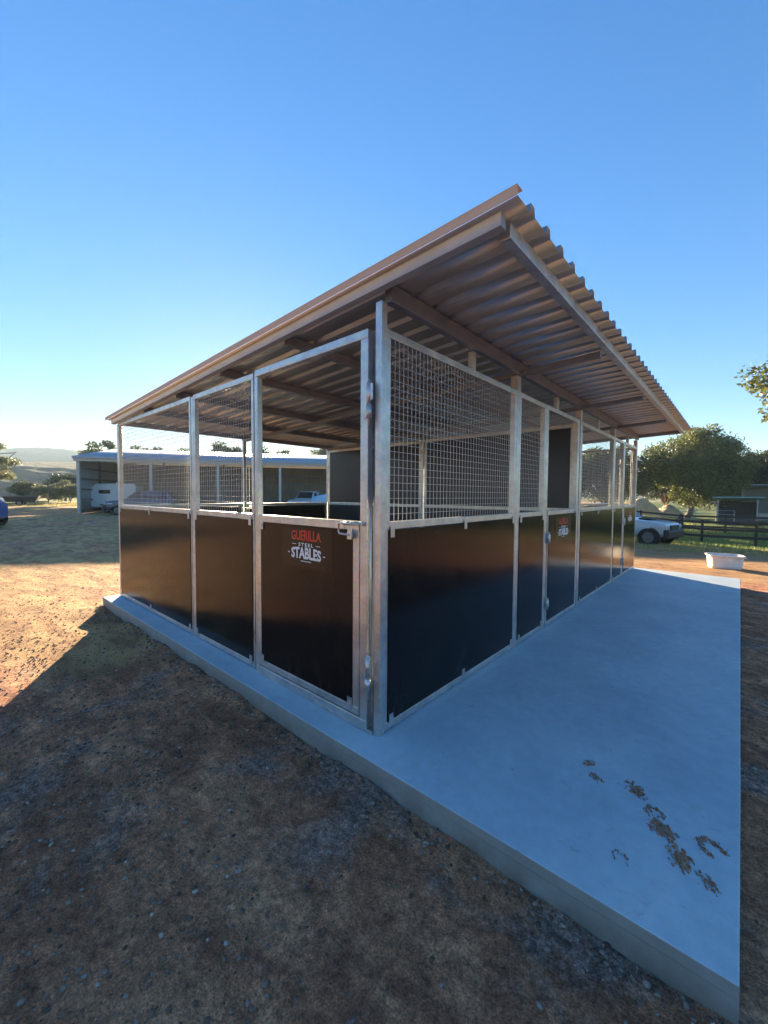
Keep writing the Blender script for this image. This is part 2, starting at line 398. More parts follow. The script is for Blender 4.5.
# ------------------------------------------------------------------ concrete slab
SX0, SX1, SY0, SY1 = -4.86, 1.558, -0.182, 7.50
def slab():
    nx, ny = 90, 110
    xs = np.linspace(SX0, SX1, nx); ys = np.linspace(SY0, SY1, ny)
    bm = bmesh.new()
    bmesh.ops.create_cube(bm, size=1)
    for v in bm.verts:
        v.co.x = SX0 if v.co.x < 0 else SX1; v.co.y = SY0 if v.co.y < 0 else SY1; v.co.z = -0.34 if v.co.z < 0 else 0
    bmesh.ops.subdivide_edges(bm, edges=bm.edges[:], cuts=60, use_grid_fill=True)
    for v in bm.verts:
        x, y, z = v.co
        wob = 0.006*float(fbm(np.array([x*1.3+y*1.3]), np.array([z*6.0]), 3, 12)[0])
        if abs(y-SY0) < 1e-4: v.co.y += wob*1.2+(0.004*(z < -0.05))
        if abs(x-SX1) < 1e-4: v.co.x += wob
        if abs(z) < 1e-4: v.co.z += 0.0015*float(fbm(np.array([x*0.8]), np.array([y*0.8]), 2, 14)[0])
    me = bpy.data.meshes.new('concrete_slab'); bm.to_mesh(me); bm.free(); me.materials.append(CONC)
    o = bpy.data.objects.new('concrete_slab', me); C.objects.link(o)
    b = o.modifiers.new('bevel', 'BEVEL'); b.width = 0.009; b.segments = 3; b.limit_method = 'ANGLE'; b.angle_limit = math.radians(50)
    tag(o, kind='structure')
slab()

# muddy hoof and boot prints dried on the slab
MUD = simple('dried_mud', (0.36, 0.15, 0.07), 0.95, 0, 0.35, 60, 0.5)
MUD2 = simple('pale_dried_mud', (0.46, 0.25, 0.15), 0.95, 0, 0.3, 50, 0.4); MUD3 = simple('mud_smear', (0.28, 0.28, 0.26), 0.9, 0, 0.2, 50, 0.2)
def mud_print(x, y, size, ang, label, ring=False, dens=1.0, seed=0):
    r = random.Random(seed); mb = MB()
    for k in range(int(120*dens)):
        if ring:
            t = r.uniform(-2.3, 2.3); rr = size*(0.75+r.gauss(0, 0.13)); px, py = rr*math.cos(t), rr*0.8*math.sin(t)
        else:
            px = r.gauss(0, 0.42)*size; py = r.gauss(0, 0.26)*size
        fx = x+px*math.cos(ang)-py*math.sin(ang); fy = y+px*math.sin(ang)+py*math.cos(ang)
        q = size*r.uniform(0.03, 0.15)*(0.8 if ring else 1.0); n = 7; h = r.uniform(0.0008, 0.0035)
        base = []; top = []
        a0 = r.uniform(0, 6)
        for i in range(n):
            rr = q*r.uniform(0.5, 1.1); t = a0+2*math.pi*i/n
            ex, ey = rr*1.5*math.cos(t), rr*0.7*math.sin(t)
            gx = fx+ex*math.cos(ang)-ey*math.sin(ang); gy = fy+ex*math.sin(ang)+ey*math.cos(ang)
            gx = min(gx, SX1-0.005)
            base.append((gx, gy, 0.0002)); top.append((fx+(gx-fx)*0.75, fy+(gy-fy)*0.75, h+0.0004*k/70))
        mb.add(base+top, [(i, (i+1) % n, n+(i+1) % n, n+i) for i in range(n)]+[tuple(range(n, 2*n))], r.choice((0, 0, 0, 1, 1, 2)))
    o = mb.build('mud_print', [MUD, MUD2, MUD3]); tag(o, label, 'mud print', 'mud prints tracked across the slab')
for i, a in enumerate([
    (0.97, 0.57, 0.045, 1.0, 'faint small mud print farthest from the slab edge', False, 0.5),
    (1.02, 0.48, 0.045, 2.6, 'faint crumbled mud print just nearer than the farthest one', False, 0.5),
    (1.185, 0.515, 0.055, 2.2, 'compact brown mud print alone in the middle of the trail', False, 1.3),
    (1.275, 0.405, 0.05, 2.0, 'broken mud print just above the largest one', True, 0.7),
    (1.31, 0.325, 0.070, 2.2, 'largest solid brown mud print in the trail', False, 1.4),
    (1.475, 0.345, 0.060, 2.4, 'curved horseshoe shaped mud print near the right slab edge', True, 1.2),
    (1.39, 0.205, 0.075, 2.1, 'long smeared mud print nearer the camera than the largest', False, 0.9),
    (1.475, 0.155, 0.050, 2.2, 'crumbs of mud at the very edge of the slab', False, 0.5),
    (1.21, 0.055, 0.04, 1.8, 'pale thin mud scuff toward the near slab corner', True, 0.35)]):
    mud_print(*a[:5], ring=a[5], dens=a[6], seed=40+i)

# ------------------------------------------------------------------ THE STABLE
ST = empty('horse_stable', (0, 0, 0))
tag(ST, 'galvanised steel two bay horse stable with black lower boards and skillion roof', 'stable')
L, W = 4.80, 3.69
RAIL, TOP = 1.242, 2.335
RF_X, RB_X, RF_Z, RB_Z = 0.80, -4.91, 2.650, 2.418
def rz(x): return RB_Z+(RF_Z-RB_Z)*(x-RB_X)/(RF_X-RB_X)      # top of ribs
SHEET_H = 0.040
def pan(x): return rz(x)-SHEET_H

# roof sheeting: trapezoidal ribs running down the slope
def roof_sheet():
    ys = []; y = -0.075; pitch = 0.19
    while y < 7.47:
        ys += [(y, 0), (y+0.126, 0), (y+0.135, 1), (y+0.172, 1), (y+0.181, 0)]
        if True:
            y += pitch
    ys = [p for p in ys if p[0] < 7.49]
    V = []; F = []; n = len(ys); xs = np.linspace(RF_X, RB_X, 9)
    for x in xs:
        for (yy, h) in ys: V.append((x, yy, pan(x)+h*SHEET_H))
    for i in range(len(xs)-1):
        for k in range(n-1): F.append((i*n+k, i*n+k+1, (i+1)*n+k+1, (i+1)*n+k))
    o = raw_mesh('roof_sheet', V, F, ROOF, parent=ST)
    s = o.modifiers.new('thickness', 'SOLIDIFY'); s.thickness = 0.0012; s.offset = 1
roof_sheet()
# barge caps on both ends (folded steel strips)
for yb, sgn in ((-0.090, 1), (7.487, -1)):
    mb = MB(); e = 0.0025
    for (ya, yb2, za, zb2) in ((yb, yb+sgn*e, -0.006, 0.034), (yb, yb+sgn*0.05, 0.033, 0.0365)):
        y0, y1 = min(ya, yb2), max(ya, yb2)
        v = []
        for x in (RF_X+0.004, RB_X-0.004):
            b = pan(x); v += [(x, y0, b+za), (x, y1, b+za), (x, y1, b+zb2), (x, y0, b+zb2)]
        mb.add(v, [(0,1,2,3),(7,6,5,4),(0,4,5,1),(1,5,6,2),(2,6,7,3),(3,7,4,0)])
    mb.build('barge_cap', BARGE, ST)

def sloped_beam(y, w, h, top_off, x0, x1, name):
    mb = MB(); v = []
    for x in (x0, x1):
        b = pan(x)-top_off; v += [(x, y-w/2, b-h), (x, y+w/2, b-h), (x, y+w/2, b), (x, y-w/2, b)]
    mb.add(v, [(0,1,2,3),(7,6,5,4),(0,4,5,1),(1,5,6,2),(2,6,7,3),(3,7,4,0)])
    return mb.build(name, GALVS if abs(y) < 0.1 else PURL, ST, 0.003)
# purlins run along the stable under the sheet; rafters sit under them at each bay
for x in (0.69, 0.0, -0.97, -1.94, -2.91, -3.88, -4.80):
    w_, h_ = (0.05, 0.065) if x != 0.0 else (0.05, 0.10)
    mb = MB(); z1 = pan(x)-0.002; mb.box(x-w_/2, x+w_/2, 0.052 if x > 0.1 else 0.052, 7.33, z1-h_, z1)
    mb.build('purlin' if x not in (0.0,) else 'roof_beam', PURL if x < 0.1 else GALV, ST, 0.003)
sloped_beam(-0.020, 0.05, 0.060, 0.003, 0.715, -4.83, 'rafter')
sloped_beam(7.365, 0.05, 0.060, 0.003, 0.715, -4.83, 'rafter')
for y in (1.85, 3.69, 5.54): sloped_beam(y, 0.05, 0.045, 0.069, 0.655, -4.77, 'rafter')

PW = 0.046
def post(x, y, z1, z0=0.0, w=PW, plate=True):
    mb = MB(); mb.box(x-w/2, x+w/2, y-w/2, y+w/2, z0, z1)
    return mb.build('post', GALV, ST, 0.004)
hz = 0.03
post(-0.024, 0.024, pan(0)-0.105, w=0.048)                                   # near corner post, reaches the roof beam
post(-0.036, 1.85, pan(0)-0.105, w=0.069)
post(-0.036, 2.575, TOP+0.002, w=0.069)
post(-0.036, 3.640, TOP+0.003, w=0.069); post(-0.036, 3.745, pan(0)-0.105, w=0.069)
post(-0.036, 5.54, pan(0)-0.105, w=0.069); post(-0.036, 6.265, TOP+0.002, w=0.069); post(-0.036, 7.345, pan(0)-0.105, w=0.069)
for x in (-2.455,): post(x, 0.031, TOP-0.012)
post(-1.313, 0.031, TOP-0.012)
for y in (0.031, 1.85, 3.69, 5.54, 7.345): post(-4.769, y, pan(-4.77)-0.072)
post(-2.455, 7.345, TOP-0.012)
post(-2.40, 3.69, 2.30)
# short struts between the front top rail and the roof beam
for y in (1.05, 2.90, 4.6, 6.6):
    mb = MB(); mb.box(-0.052, -0.010, y-0.025, y+0.025, TOP+0.001, pan(0)-0.105); mb.build('strut', GALV, ST, 0.003)

# generic wall panel in a local frame: runs along u from 0..len, front face at n=0 (outside = -n side)
def wall_panel(o0, du, dn, ln, top=TOP, board=True, mesh=True, upper=None, z0=0.012, name='wall_panel', rails=True, boardmat=None, clips=True):
    """o0 origin (x,y); du unit vector along wall; dn unit vector pointing INSIDE"""
    bw = 0.045; th = 0.045
    du = Vector((*du, 0)); dn = Vector((*dn, 0)); O = Vector((*o0, 0))
    def bx(mb, u0, u1, n0, n1, za, zb, mi=0):
        v = []
        for (u, n) in ((u0, n0), (u1, n0), (u1, n1), (u0, n1)):
            p = O+du*u+dn*n; v.append((p.x, p.y, za))
        v += [(a, b, zb) for a, b, _ in v]
        mb.add(v, [(0,3,2,1),(4,5,6,7),(0,1,5,4),(1,2,6,5),(2,3,7,6),(3,0,4,7)], mi)
    fr = MB()
    bx(fr, 0, ln, 0, th, z0, z0+bw)
    bx(fr, 0, ln, 0, th, RAIL-bw, RAIL)
    if rails: bx(fr, 0, ln, 0, th, top-bw, top)
    for u in (0, ln-0.035):
        bx(fr, u, u+0.035, 0.002, th-0.002, z0+bw, RAIL-bw)
        if rails: bx(fr, u, u+0.035, 0.002, th-0.002, RAIL, top-bw)
    f = fr.build(name, GALV, ST, 0.003)
    if board:
        mb = MB(); bx(mb, 0.022, ln-0.022, -0.004, 0.012, z0+bw+0.002, RAIL-bw-0.003)
        mb.build('board', boardmat or BOARD, f, 0.0015)
    if upper == 'board':
        mb = MB(); bx(mb, 0.012, ln-0.012, 0.008, 0.022, RAIL+0.003, top-bw-0.003)
        mb.build('board', BOARD_IN, f, 0.0015)
    if mesh:
        mb = MB(); r = 0.00115
        nv = int(round((ln-0.07)/0.040)); 
        for i in range(nv+1):
            u = 0.035+(ln-0.07)*i/nv; bx(mb, u-r, u+r, 0.004, 0.004+2*r, RAIL-0.02, top-0.02)
        nh = int(round((top-RAIL)/0.048))
        for i in range(1, nh):
            z = RAIL+(top-bw-RAIL)*i/nh; bx(mb, 0.02, ln-0.02, 0.0072, 0.0072+2*r, z-r, z+r)
        mb.build('wire_mesh', WIRE, f)
    if clips and board:
        us = [0.05, ln-0.05] + ([ln/2] if ln > 1.4 else [])
        for u in us:
            for za, zb in ((z0+bw-0.02, z0+bw+0.045), (RAIL-bw-0.045, RAIL-bw+0.02)):
                mb = MB(); bx(mb, u-0.018, u+0.018, -0.009, -0.0045, za, zb)
                cz = zb-0.014 if za < 0.5 else za+0.014
                p = O+du*u+dn*(-0.007); pass
                mb.build('clip', GALV, f)
    return f
XN = (-1, 0); YP = (0, 1)
# left (near) wall, outside faces -Y; u runs toward -X
wall_panel((-2.487, 0.004), XN, YP, 2.245)
wall_panel((-1.345, 0.004), XN, YP, 1.078)
# front wall, outside faces +X; u runs toward +Y, inside is -X
def front(y0): 
    wall_panel((-0.004, y0), YP, XN, 0)
for y0, ln in ((0.051, 1.765), (1.884, 0.657), (3.779, 1.727), (5.574, 0.657)):
    wall_panel((-0.004, y0), YP, XN, ln)
# back wall: low boards with open top
for y0, ln in ((0.064, 1.752), (1.884, 1.772), (3.724, 1.782), (5.574, 1.737)):
    wall_panel((-4.796, y0), YP, (1, 0), ln, mesh=False, top=2.27, rails=False)
# far end wall
wall_panel((-0.064, 7.372), XN, (0, -1), 2.358); wall_panel((-2.489, 7.372), XN, (0, -1), 2.245)
# partition between the two stalls: boarded to full height
wall_panel((-0.075, 3.675), XN, (0, 1), 2.290, mesh=False, upper='board', top=2.30, boardmat=BOARD_IN, clips=False)
wall_panel((-2.434, 3.675), XN, (0, 1), 2.300, mesh=False, upper='board', top=2.285, boardmat=BOARD_IN, clips=False)

# lettering on the gates
RED = simple('red_print', (0.62, 0.045, 0.02), 0.45, 0, 0.05, 20)
WHT = simple('white_print', (0.80, 0.80, 0.78), 0.45, 0, 0.04, 20)
FILM = simple('dark_sticker_film', (0.018, 0.014, 0.012), 0.24, 0, 0.1, 6, 0, 0.3)
def text_geo(body, size, bold, spacing=1.0):
    cu = bpy.data.curves.new('txt', 'FONT'); cu.body = body; cu.size = size; cu.offset = bold; cu.extrude = 0.0006
    cu.align_x = 'CENTER'; cu.space_character = spacing; cu.resolution_u = 3
    ob = bpy.data.objects.new('txt', cu); C.objects.link(ob)
    dg = bpy.context.evaluated_depsgraph_get(); dg.update()
    me = bpy.data.meshes.new_from_object(ob.evaluated_get(dg))
    V = [v.co.copy() for v in me.vertices]; F = [tuple(p.vertices) for p in me.polygons]
    bpy.data.objects.remove(ob); bpy.data.meshes.remove(me); bpy.data.curves.remove(cu)
    return V, F
def sign(parent, origin, right, out, wsign=0.53):
    """sign centred on origin; right = reading direction, out = outward normal"""
    R = Vector(right); Oo = Vector(out); O = Vector(origin); U = Vector((0, 0, 1)); mb = MB()
    P = lambda a, b, d=0.0: O+R*a+U*b+Oo*d
    hw, hh = wsign/2, 0.135
    mb.add([P(-hw, -hh), P(hw, -hh), P(hw, hh), P(-hw, hh), P(-hw, -hh, .0008), P(hw, -hh, .0008), P(hw, hh, .0008), P(-hw, hh, .0008)],
           [(0,3,2,1),(4,5,6,7),(0,1,5,4),(1,2,6,5),(2,3,7,6),(3,0,4,7)], 0)
    def put(body, size, bold, yy, mi, width, height, serif=0.0, arch=0.0, spacing=1.0):
        V, F = text_geo(body, size, bold, spacing)
        x0 = min(v.x for v in V); x1 = max(v.x for v in V); y0 = min(v.y for v in V); y1 = max(v.y for v in V)
        out_ = []
        for v in V:
            a = (v.x-x0)/(x1-x0)-0.5; b = (v.y-y0)/(y1-y0)
            out_.append(P(a*width, yy+(b-0.5)*height+arch*(1-4*a*a)*(b-0.5+0.5), 0.0012+v.z))
        mb.add(out_, F, mi)
    put('GUERILLA', 0.1, 0.0028, 0.078, 1, 0.32, 0.062, arch=0.010)
    put('STEEL', 0.05, 0.0015, 0.020, 2, 0.155, 0.024, spacing=1.5)
    put('STABLES', 0.1, 0.0035, -0.042, 2, 0.32, 0.070, arch=0.012)
    for sx in (-1, 1):     # slab serifs and little rules
        a0, a1 = sorted((sx*0.105, sx*0.150))
        mb.add([P(a0, .018, .0012), P(a1, .018, .0012), P(a1, .022, .0012), P(a0, .022, .0012), P(a0, .018, .002), P(a1, .018, .002), P(a1, .022, .002), P(a0, .022, .002)],
               [(4,5,6,7),(0,1,5,4),(1,2,6,5),(2,3,7,6),(3,0,4,7)], 2)
        a0, a1 = sorted((sx*0.180, sx*0.198))
        mb.add([P(a0, -.046, .0012), P(a1, -.046, .0012), P(a1, -.038, .0012), P(a0, -.038, .0012), P(a0, -.046, .002), P(a1, -.046, .002), P(a1, -.038, .002), P(a0, -.038, .002)],
               [(4,5,6,7),(0,1,5,4),(1,2,6,5),(2,3,7,6),(3,0,4,7)], 2)
    mb.add([P(-.06, -.094, .0012), P(.06, -.094, .0012), P(.05, -.089, .0012), P(-.05, -.089, .0012), P(-.06, -.094, .002), P(.06, -.094, .002), P(.05, -.089, .002), P(-.05, -.089, .002)],
           [(4,5,6,7),(0,1,5,4),(1,2,6,5),(2,3,7,6),(3,0,4,7)], 2)
    return mb.build('sign', [FILM, RED, WHT], parent)

# --- near gate in the left wall: full-height frame hung from the corner post, half door below
def near_gate():
    x0, x1 = -1.278, -0.086; y0, y1 = -0.022, 0.026; b = 0.050
    mb = MB()
    mb.box(x0, x1, y0, y1, 0.022, 0.022+b); mb.box(x0, x1, y0, y1, TOP-b, TOP)
    mb.box(x0, x0+0.032, y0+0.002, y1-0.002, 0.022+b, TOP-b); mb.box(x1-0.058, x1, y0+0.001, y1-0.001, 0.022+b, TOP-b)
    g = mb.build('gate', GALV, ST, 0.004, 'open topped gate in near wall with half height door and sign')
    # half door
    d0, d1 = x0+0.037, x1-0.063; dz0, dz1 = 0.082, RAIL
    mb = MB(); yy0, yy1 = y0-0.001, y1-0.006
    mb.box(d0, d1, yy0, yy1, dz0, dz0+0.045); mb.box(d0, d1, yy0-0.002, yy1, dz1-0.052, dz1)
    mb.box(d0, d0+0.034, yy0+0.001, yy1-0.001, dz0+0.045, dz1-0.052); mb.box(d1-0.052, d1, yy0+0.001, yy1-0.001, dz0+0.045, dz1-0.052)
    mb.build('door_frame', GALV, g, 0.003)
    mb = MB(); mb.box(d0+0.034-0.002, d1-0.052+0.002, yy0+0.003, yy0+0.018, dz0+0.047, dz1-0.054); mb.build('board', BOARD, g, 0.0015)
    sign(g, (-0.655, yy0+0.0027, 1.040), (1, 0, 0), (0, -1, 0))
    for cx, cz in ((d0+0.055, dz0+0.06), (d0+0.055, dz1-0.075), (d1-0.072, dz0+0.06), (d1-0.072, dz1-0.075)):
        mb = MB(); mb.box(cx-0.02, cx+0.02, yy0-0.006, yy0-0.0015, cz-0.032, cz+0.032)
        mb.tube([(cx, yy0-0.004, cz), (cx, yy0-0.012, cz)], 0.008, 6); mb.build('clip', GALV, g)
    # latch: bent rod loop on a plate with sleeve
    mb = MB(); lx = d1-0.085; ly = yy0-0.030; lz = dz1-0.030
    mb.tube([(lx+0.12, ly, lz+0.018), (lx-0.045, ly, lz+0.018), (lx-0.058, ly, lz+0.010), (lx-0.060, ly, lz-0.035), (lx-0.050, ly, lz-0.046), (lx+0.030, ly, lz-0.050)], 0.0065, 8)
    mb.tube([(lx-0.01, ly, lz+0.018), (lx+0.045, ly, lz+0.018)], 0.012, 10)
    mb.box(lx-0.02, lx+0.05, ly+0.010, yy0-0.003, lz+0.008, lz+0.028)
    mb.box(lx+0.012, lx+0.050, ly+0.002, ly+0.009, lz-0.075, lz-0.030)
    mb.tube([(lx+0.125, ly+0.004, lz+0.018), (lx+0.125, yy0+0.0, lz+0.018)], 0.010, 8)
    mb.build('latch', GALV, g)
    # hinges and long drop rod between gate and corner post
    for hz_ in (1.93, 0.36):
        mb = MB(); hx = -0.067
        mb.tube([(hx, -0.030, hz_-0.02), (hx, -0.030, hz_+0.10)], 0.0145, 12)
        mb.tube([(hx, -0.030, hz_-0.10), (hx, -0.030, hz_-0.024)], 0.0165, 12)
        mb.tube([(hx, -0.030, hz_-0.145), (hx, -0.030, hz_+0.115)], 0.008, 8)
        mb.box(hx, -0.040, -0.034, -0.0265, hz_, hz_+0.09)
        mb.box(-0.118, hx, -0.034, -0.0265, hz_-0.095, hz_-0.03)
        mb.build('hinge', GALV, g)
    mb = MB(); mb.tube([(-0.067, -0.012, 0.46), (-0.067, -0.012, 1.32)], 0.0055, 8); mb.build('drop_rod', GALV, g)
near_gate()
mbp = MB(); mbp.box(-0.085, -0.049, 0.030, 0.044, 0.0, TOP-0.01); mbp.build('gap_sun_block', PURL, ST)  # added strip behind the gate gap, blocks sun from the post side
# threshold rail under the near gate
mb = MB(); mb.box(-1.282, -0.050, -0.014, 0.045, 0.001, 0.019); mb.build('threshold', GALV, ST, 0.002)

# --- front gates (half height, with sign)
def front_gate(y0, y1, lab):
    x1 = 0.006; x0 = -0.040; b = 0.045
    mb = MB()
    mb.box(x0, x1, y0, y1, 0.020, 0.020+b); mb.box(x0, x1, y0, y1, RAIL-b, RAIL)
    mb.box(x0+0.001, x1-0.001, y0, y0+0.035, 0.020+b, RAIL-b); mb.box(x0+0.001, x1-0.001, y1-0.035, y1, 0.020+b, RAIL-b)
    g = mb.build('gate', GALV, ST, 0.003, lab)
    mb = MB(); mb.box(x1-0.014, x1+0.003, y0+0.020, y1-0.020, 0.067, RAIL-b-0.003); mb.build('board', BOARD, g, 0.0015)
    sign(g, (x1+0.0035, (y0+y1)/2+0.0, 1.03), (0, 1, 0), (1, 0, 0))
    mb = MB(); yl = y1-0.07; z = RAIL-0.03
    mb.tube([(x1+0.02, yl+0.10, z), (x1+0.02, yl-0.06, z), (x1+0.02, yl-0.065, z-0.05), (x1+0.02, yl, z-0.055)], 0.006, 8)
    mb.box(x1, x1+0.02, yl, yl+0.03, z-0.01, z+0.01); mb.build('latch', GALV, g)
    for hz_ in (0.95, 0.25):
        mb = MB(); mb.tube([(x1+0.012, y0-0.004, hz_-0.05), (x1+0.012, y0-0.004, hz_+0.07)], 0.012, 10)
        mb.box(x1+0.001, x1+0.006, y0, y0+0.07, hz_-0.04, hz_+0.04); mb.build('hinge', GALV, g)
    mb = MB(); mb.box(x0, x1-0.004, y0-0.01, y1+0.01, TOP-0.045, TOP); mb.build('lintel', GALV, ST, 0.003)
front_gate(2.618, 3.598, 'gate of the first stall on the front wall, sign facing the slab')
front_gate(6.308, 7.302, 'gate of the second stall at the far end of the front wall')

# ------------------------------------------------------------------ loose bigger stones at the slab foot
def stone_obj(x, y, r, lab, seed, m=STONE):
    V, F = stones_mesh(np.array([[0, 0, 0.0]]), np.array([r]), seed)
    o = raw_mesh('stone', V, F, m); o.location = (x, y, tz(x, y)+r*0.35)
    s = o.modifiers.new('sub', 'SUBSURF'); s.levels = 1; s.render_levels = 2
    tag(o, lab, 'stone', 'larger stones lying by the slab')
for i, a in enumerate([(-0.52, -0.33, 0.020, 'dark stone beside the slab below the gate sign'),
    (-0.28, -0.30, 0.024, 'largest dark stone against the slab foot near the gate'),
    (-0.78, -0.30, 0.016, 'small stone by the slab foot below the left gate post'),
    (-1.0, -0.36, 0.018, 'brown stone at the slab foot left of the gate'),
    (0.10, -0.34, 0.015, 'small stone at the slab foot nearest the corner post'),
    (-0.98, -1.16, 0.014, 'isolated stone in open dirt toward the lower left')]):
    stone_obj(*a, seed=70+i)
PALE = simple('pale_stone', (0.42, 0.40, 0.37), 0.8, 0, 0.2, 30)
stone_obj(0.02, -0.93, 0.009, 'small white stone in the middle of the shaded dirt', 90, PALE)
stone_obj(-0.98, -0.72, 0.010, 'small pale chip left of the middle of the shaded dirt', 91, PALE)

# ------------------------------------------------------------------ white tub beyond the slab
def tub():
    x, y = 1.28, 10.8
    r = empty('feed_tub', (x, y, tz(x, y)), math.radians(16))
    r.scale = (0.80, 0.84, 0.76)
    tag(r, 'white ribbed plastic feed tub lying on dirt beyond the slab', 'tub')
    TUB = simple('white_plastic', (0.70, 0.67, 0.62), 0.5, 0, 0.12, 5)
    mb = MB(); n = 40; prof = [(0.34, 0.0), (0.37, 0.02), (0.385, 0.10), (0.375, 0.115), (0.395, 0.21), (0.385, 0.225), (0.405, 0.32), (0.395, 0.335), (0.415, 0.40), (0.445, 0.405), (0.445, 0.43), (0.41, 0.43), (0.39, 0.39), (0.30, 0.375), (0.0, 0.37)]
    V = []
    for (rr, z) in prof:
        for k in range(n):
            t = 2*math.pi*k/n; c, s_ = math.cos(t), math.sin(t); e = 0.62
            V.append((1.02*rr*math.copysign(abs(c)**e, c), 0.78*rr*math.copysign(abs(s_)**e, s_), z))
    F = [(i*n+k, i*n+(k+1) % n, (i+1)*n+(k+1) % n, (i+1)*n+k) for i in range(len(prof)-1) for k in range(n)]
    mb.add(V, F, 0, True); mb.add(V[:n], [tuple(range(n))[::-1]]); mb.build('shell', TUB, r)
    mb = MB(); mb.tube([(0.45, -0.08, 0.36), (0.50, -0.07, 0.33), (0.50, 0.07, 0.33), (0.45, 0.08, 0.36)], 0.012, 8); mb.build('handle', TUB, r)
tub()

# ------------------------------------------------------------------ trees
def leaf_cloud(cen, rad, n, size, r, squash=0.8):
    """n leaf quads in a clump around cen"""
    d = r.normal(size=(n, 3)); d /= np.linalg.norm(d, axis=1)[:, None]
    P = cen+d*(rad*r.random(n)[:, None]**0.45)*np.array([1, 1, squash])
    a = r.normal(size=(n, 3)); a /= np.linalg.norm(a, axis=1)[:, None]
    b = np.cross(a, r.normal(size=(n, 3))); b /= np.linalg.norm(b, axis=1)[:, None]
    s = size*r.uniform(0.6, 1.4, (n, 1))
    V = np.stack([P-a*s, P+b*s*0.45, P+a*s, P-b*s*0.45], 1)
    return V.reshape(-1, 3)
def make_tree(name, h, cr, cz0, mleaf, seed, nclump=42, per=170, leaf=0.16, trunk_r=0.18, parts=True, flat=0.75, open_=0.0, lean=(0, 0)):
    r = np.random.default_rng(seed); rr = random.Random(seed)
    root = empty(name)
    mb = MB(); base_top = cz0+0.25*(h-cz0)
    lx, ly = lean
    mb.tube([(0, 0, -0.4), (lx*0.2, ly*0.2, cz0*0.4), (lx*0.6, ly*0.6, cz0*0.85), (lx, ly, base_top)], [trunk_r*1.3, trunk_r, trunk_r*0.8, trunk_r*0.55], 9)
    cl = []
    nl = 7
    mains = []
    for k in range(nl):
        t = 2*math.pi*k/nl+rr.uniform(-0.4, 0.4); q = rr.uniform(0.35, 0.68)
        e = Vector((lx+math.cos(t)*cr*q, ly+math.sin(t)*cr*q, cz0+(h-cz0)*rr.uniform(0.3, 0.8)))
        s0 = Vector((lx*0.7, ly*0.7, cz0*0.75+rr.uniform(0, 0.4)*(base_top-cz0*0.7)))
        mid = s0.lerp(e, 0.5)+Vector((rr.uniform(-1, 1), rr.uniform(-1, 1), rr.uniform(0, 1)))*cr*0.1
        mb.tube([s0, mid, e], [trunk_r*0.45, trunk_r*0.28, trunk_r*0.1], 6); mains.append((mid, e))
    zc = (cz0+h)/2; hh = (h-cz0)/2
    for k in range(nclump):
        for _ in range(20):
            p = r.uniform(-1, 1, 3)
            if 0.30 < np.linalg.norm(p) < 0.95: break
        c = np.array([lx+p[0]*cr*0.86, ly+p[1]*cr*0.86, zc+p[2]*hh*0.88])
        wob = 1+0.35*(rr.random()-0.5)
        cl.append((c*np.array([1, 1, 1]), cr*rr.uniform(0.17, 0.30)*wob))
    for (mid, e) in mains:
        for k in range(3):
            c, _ = cl[rr.randrange(len(cl))]
            if (Vector(c)-e).length < cr*1.1: mb.tube([mid.lerp(e, rr.uniform(0.3, 1)), Vector(c)], [trunk_r*0.16, trunk_r*0.04], 5)
    mb.build('trunk', BARK, root)
    V = np.concatenate([leaf_cloud(c, q, int(per*rr.uniform(0.5, 1.3)), leaf, r, flat) for c, q in cl])
    F = np.arange(len(V)).reshape(-1, 4)
    raw_mesh('crown', V, F, mleaf, parent=root)
    return root
def place(o, x, y, s=1.0, rot=0.0, z=None):
    o.location = (x, y, (tz(x, y) if z is None else z)); o.rotation_euler = (0, 0, rot); o.scale = (s, s, s)
    return o
protoA = make_tree('gum_tree', 8.6, 3.6, 2.6, LEAF_S, 101, nclump=46, per=130, leaf=0.22, trunk_r=0.2, flat=0.6)
protoB = make_tree('gum_tree', 8.6, 3.4, 3.0, LEAF, 102, nclump=34, per=150, leaf=0.22, trunk_r=0.18, flat=0.55)
# windbreak row behind the long shed
row = []
k = 0
base0 = Vector((-68.5, 17.0)); base1 = Vector((-43.0, 53.0))
NROW = 15
ORD = 'first second third fourth fifth sixth seventh eighth ninth tenth eleventh twelfth thirteenth fourteenth fifteenth sixteenth seventeenth'.split()
for i in range(NROW):
    f_ = i/(NROW-1); p = base0.lerp(base1, f_)
    o = (protoA if i == 0 else protoB if i == 1 else copy_tree(protoA if i % 2 == 0 else protoB))
    place(o, p.x+rnd.uniform(-2, 2), p.y+rnd.uniform(-1.5, 1.5), rnd.uniform(1.02, 1.16), rnd.uniform(0, 6.28))
    tag(o, 'pale gum tree behind the long shed roof, %s from the left in the row' % ORD[i], 'tree', 'gum trees in the windbreak behind the shed')

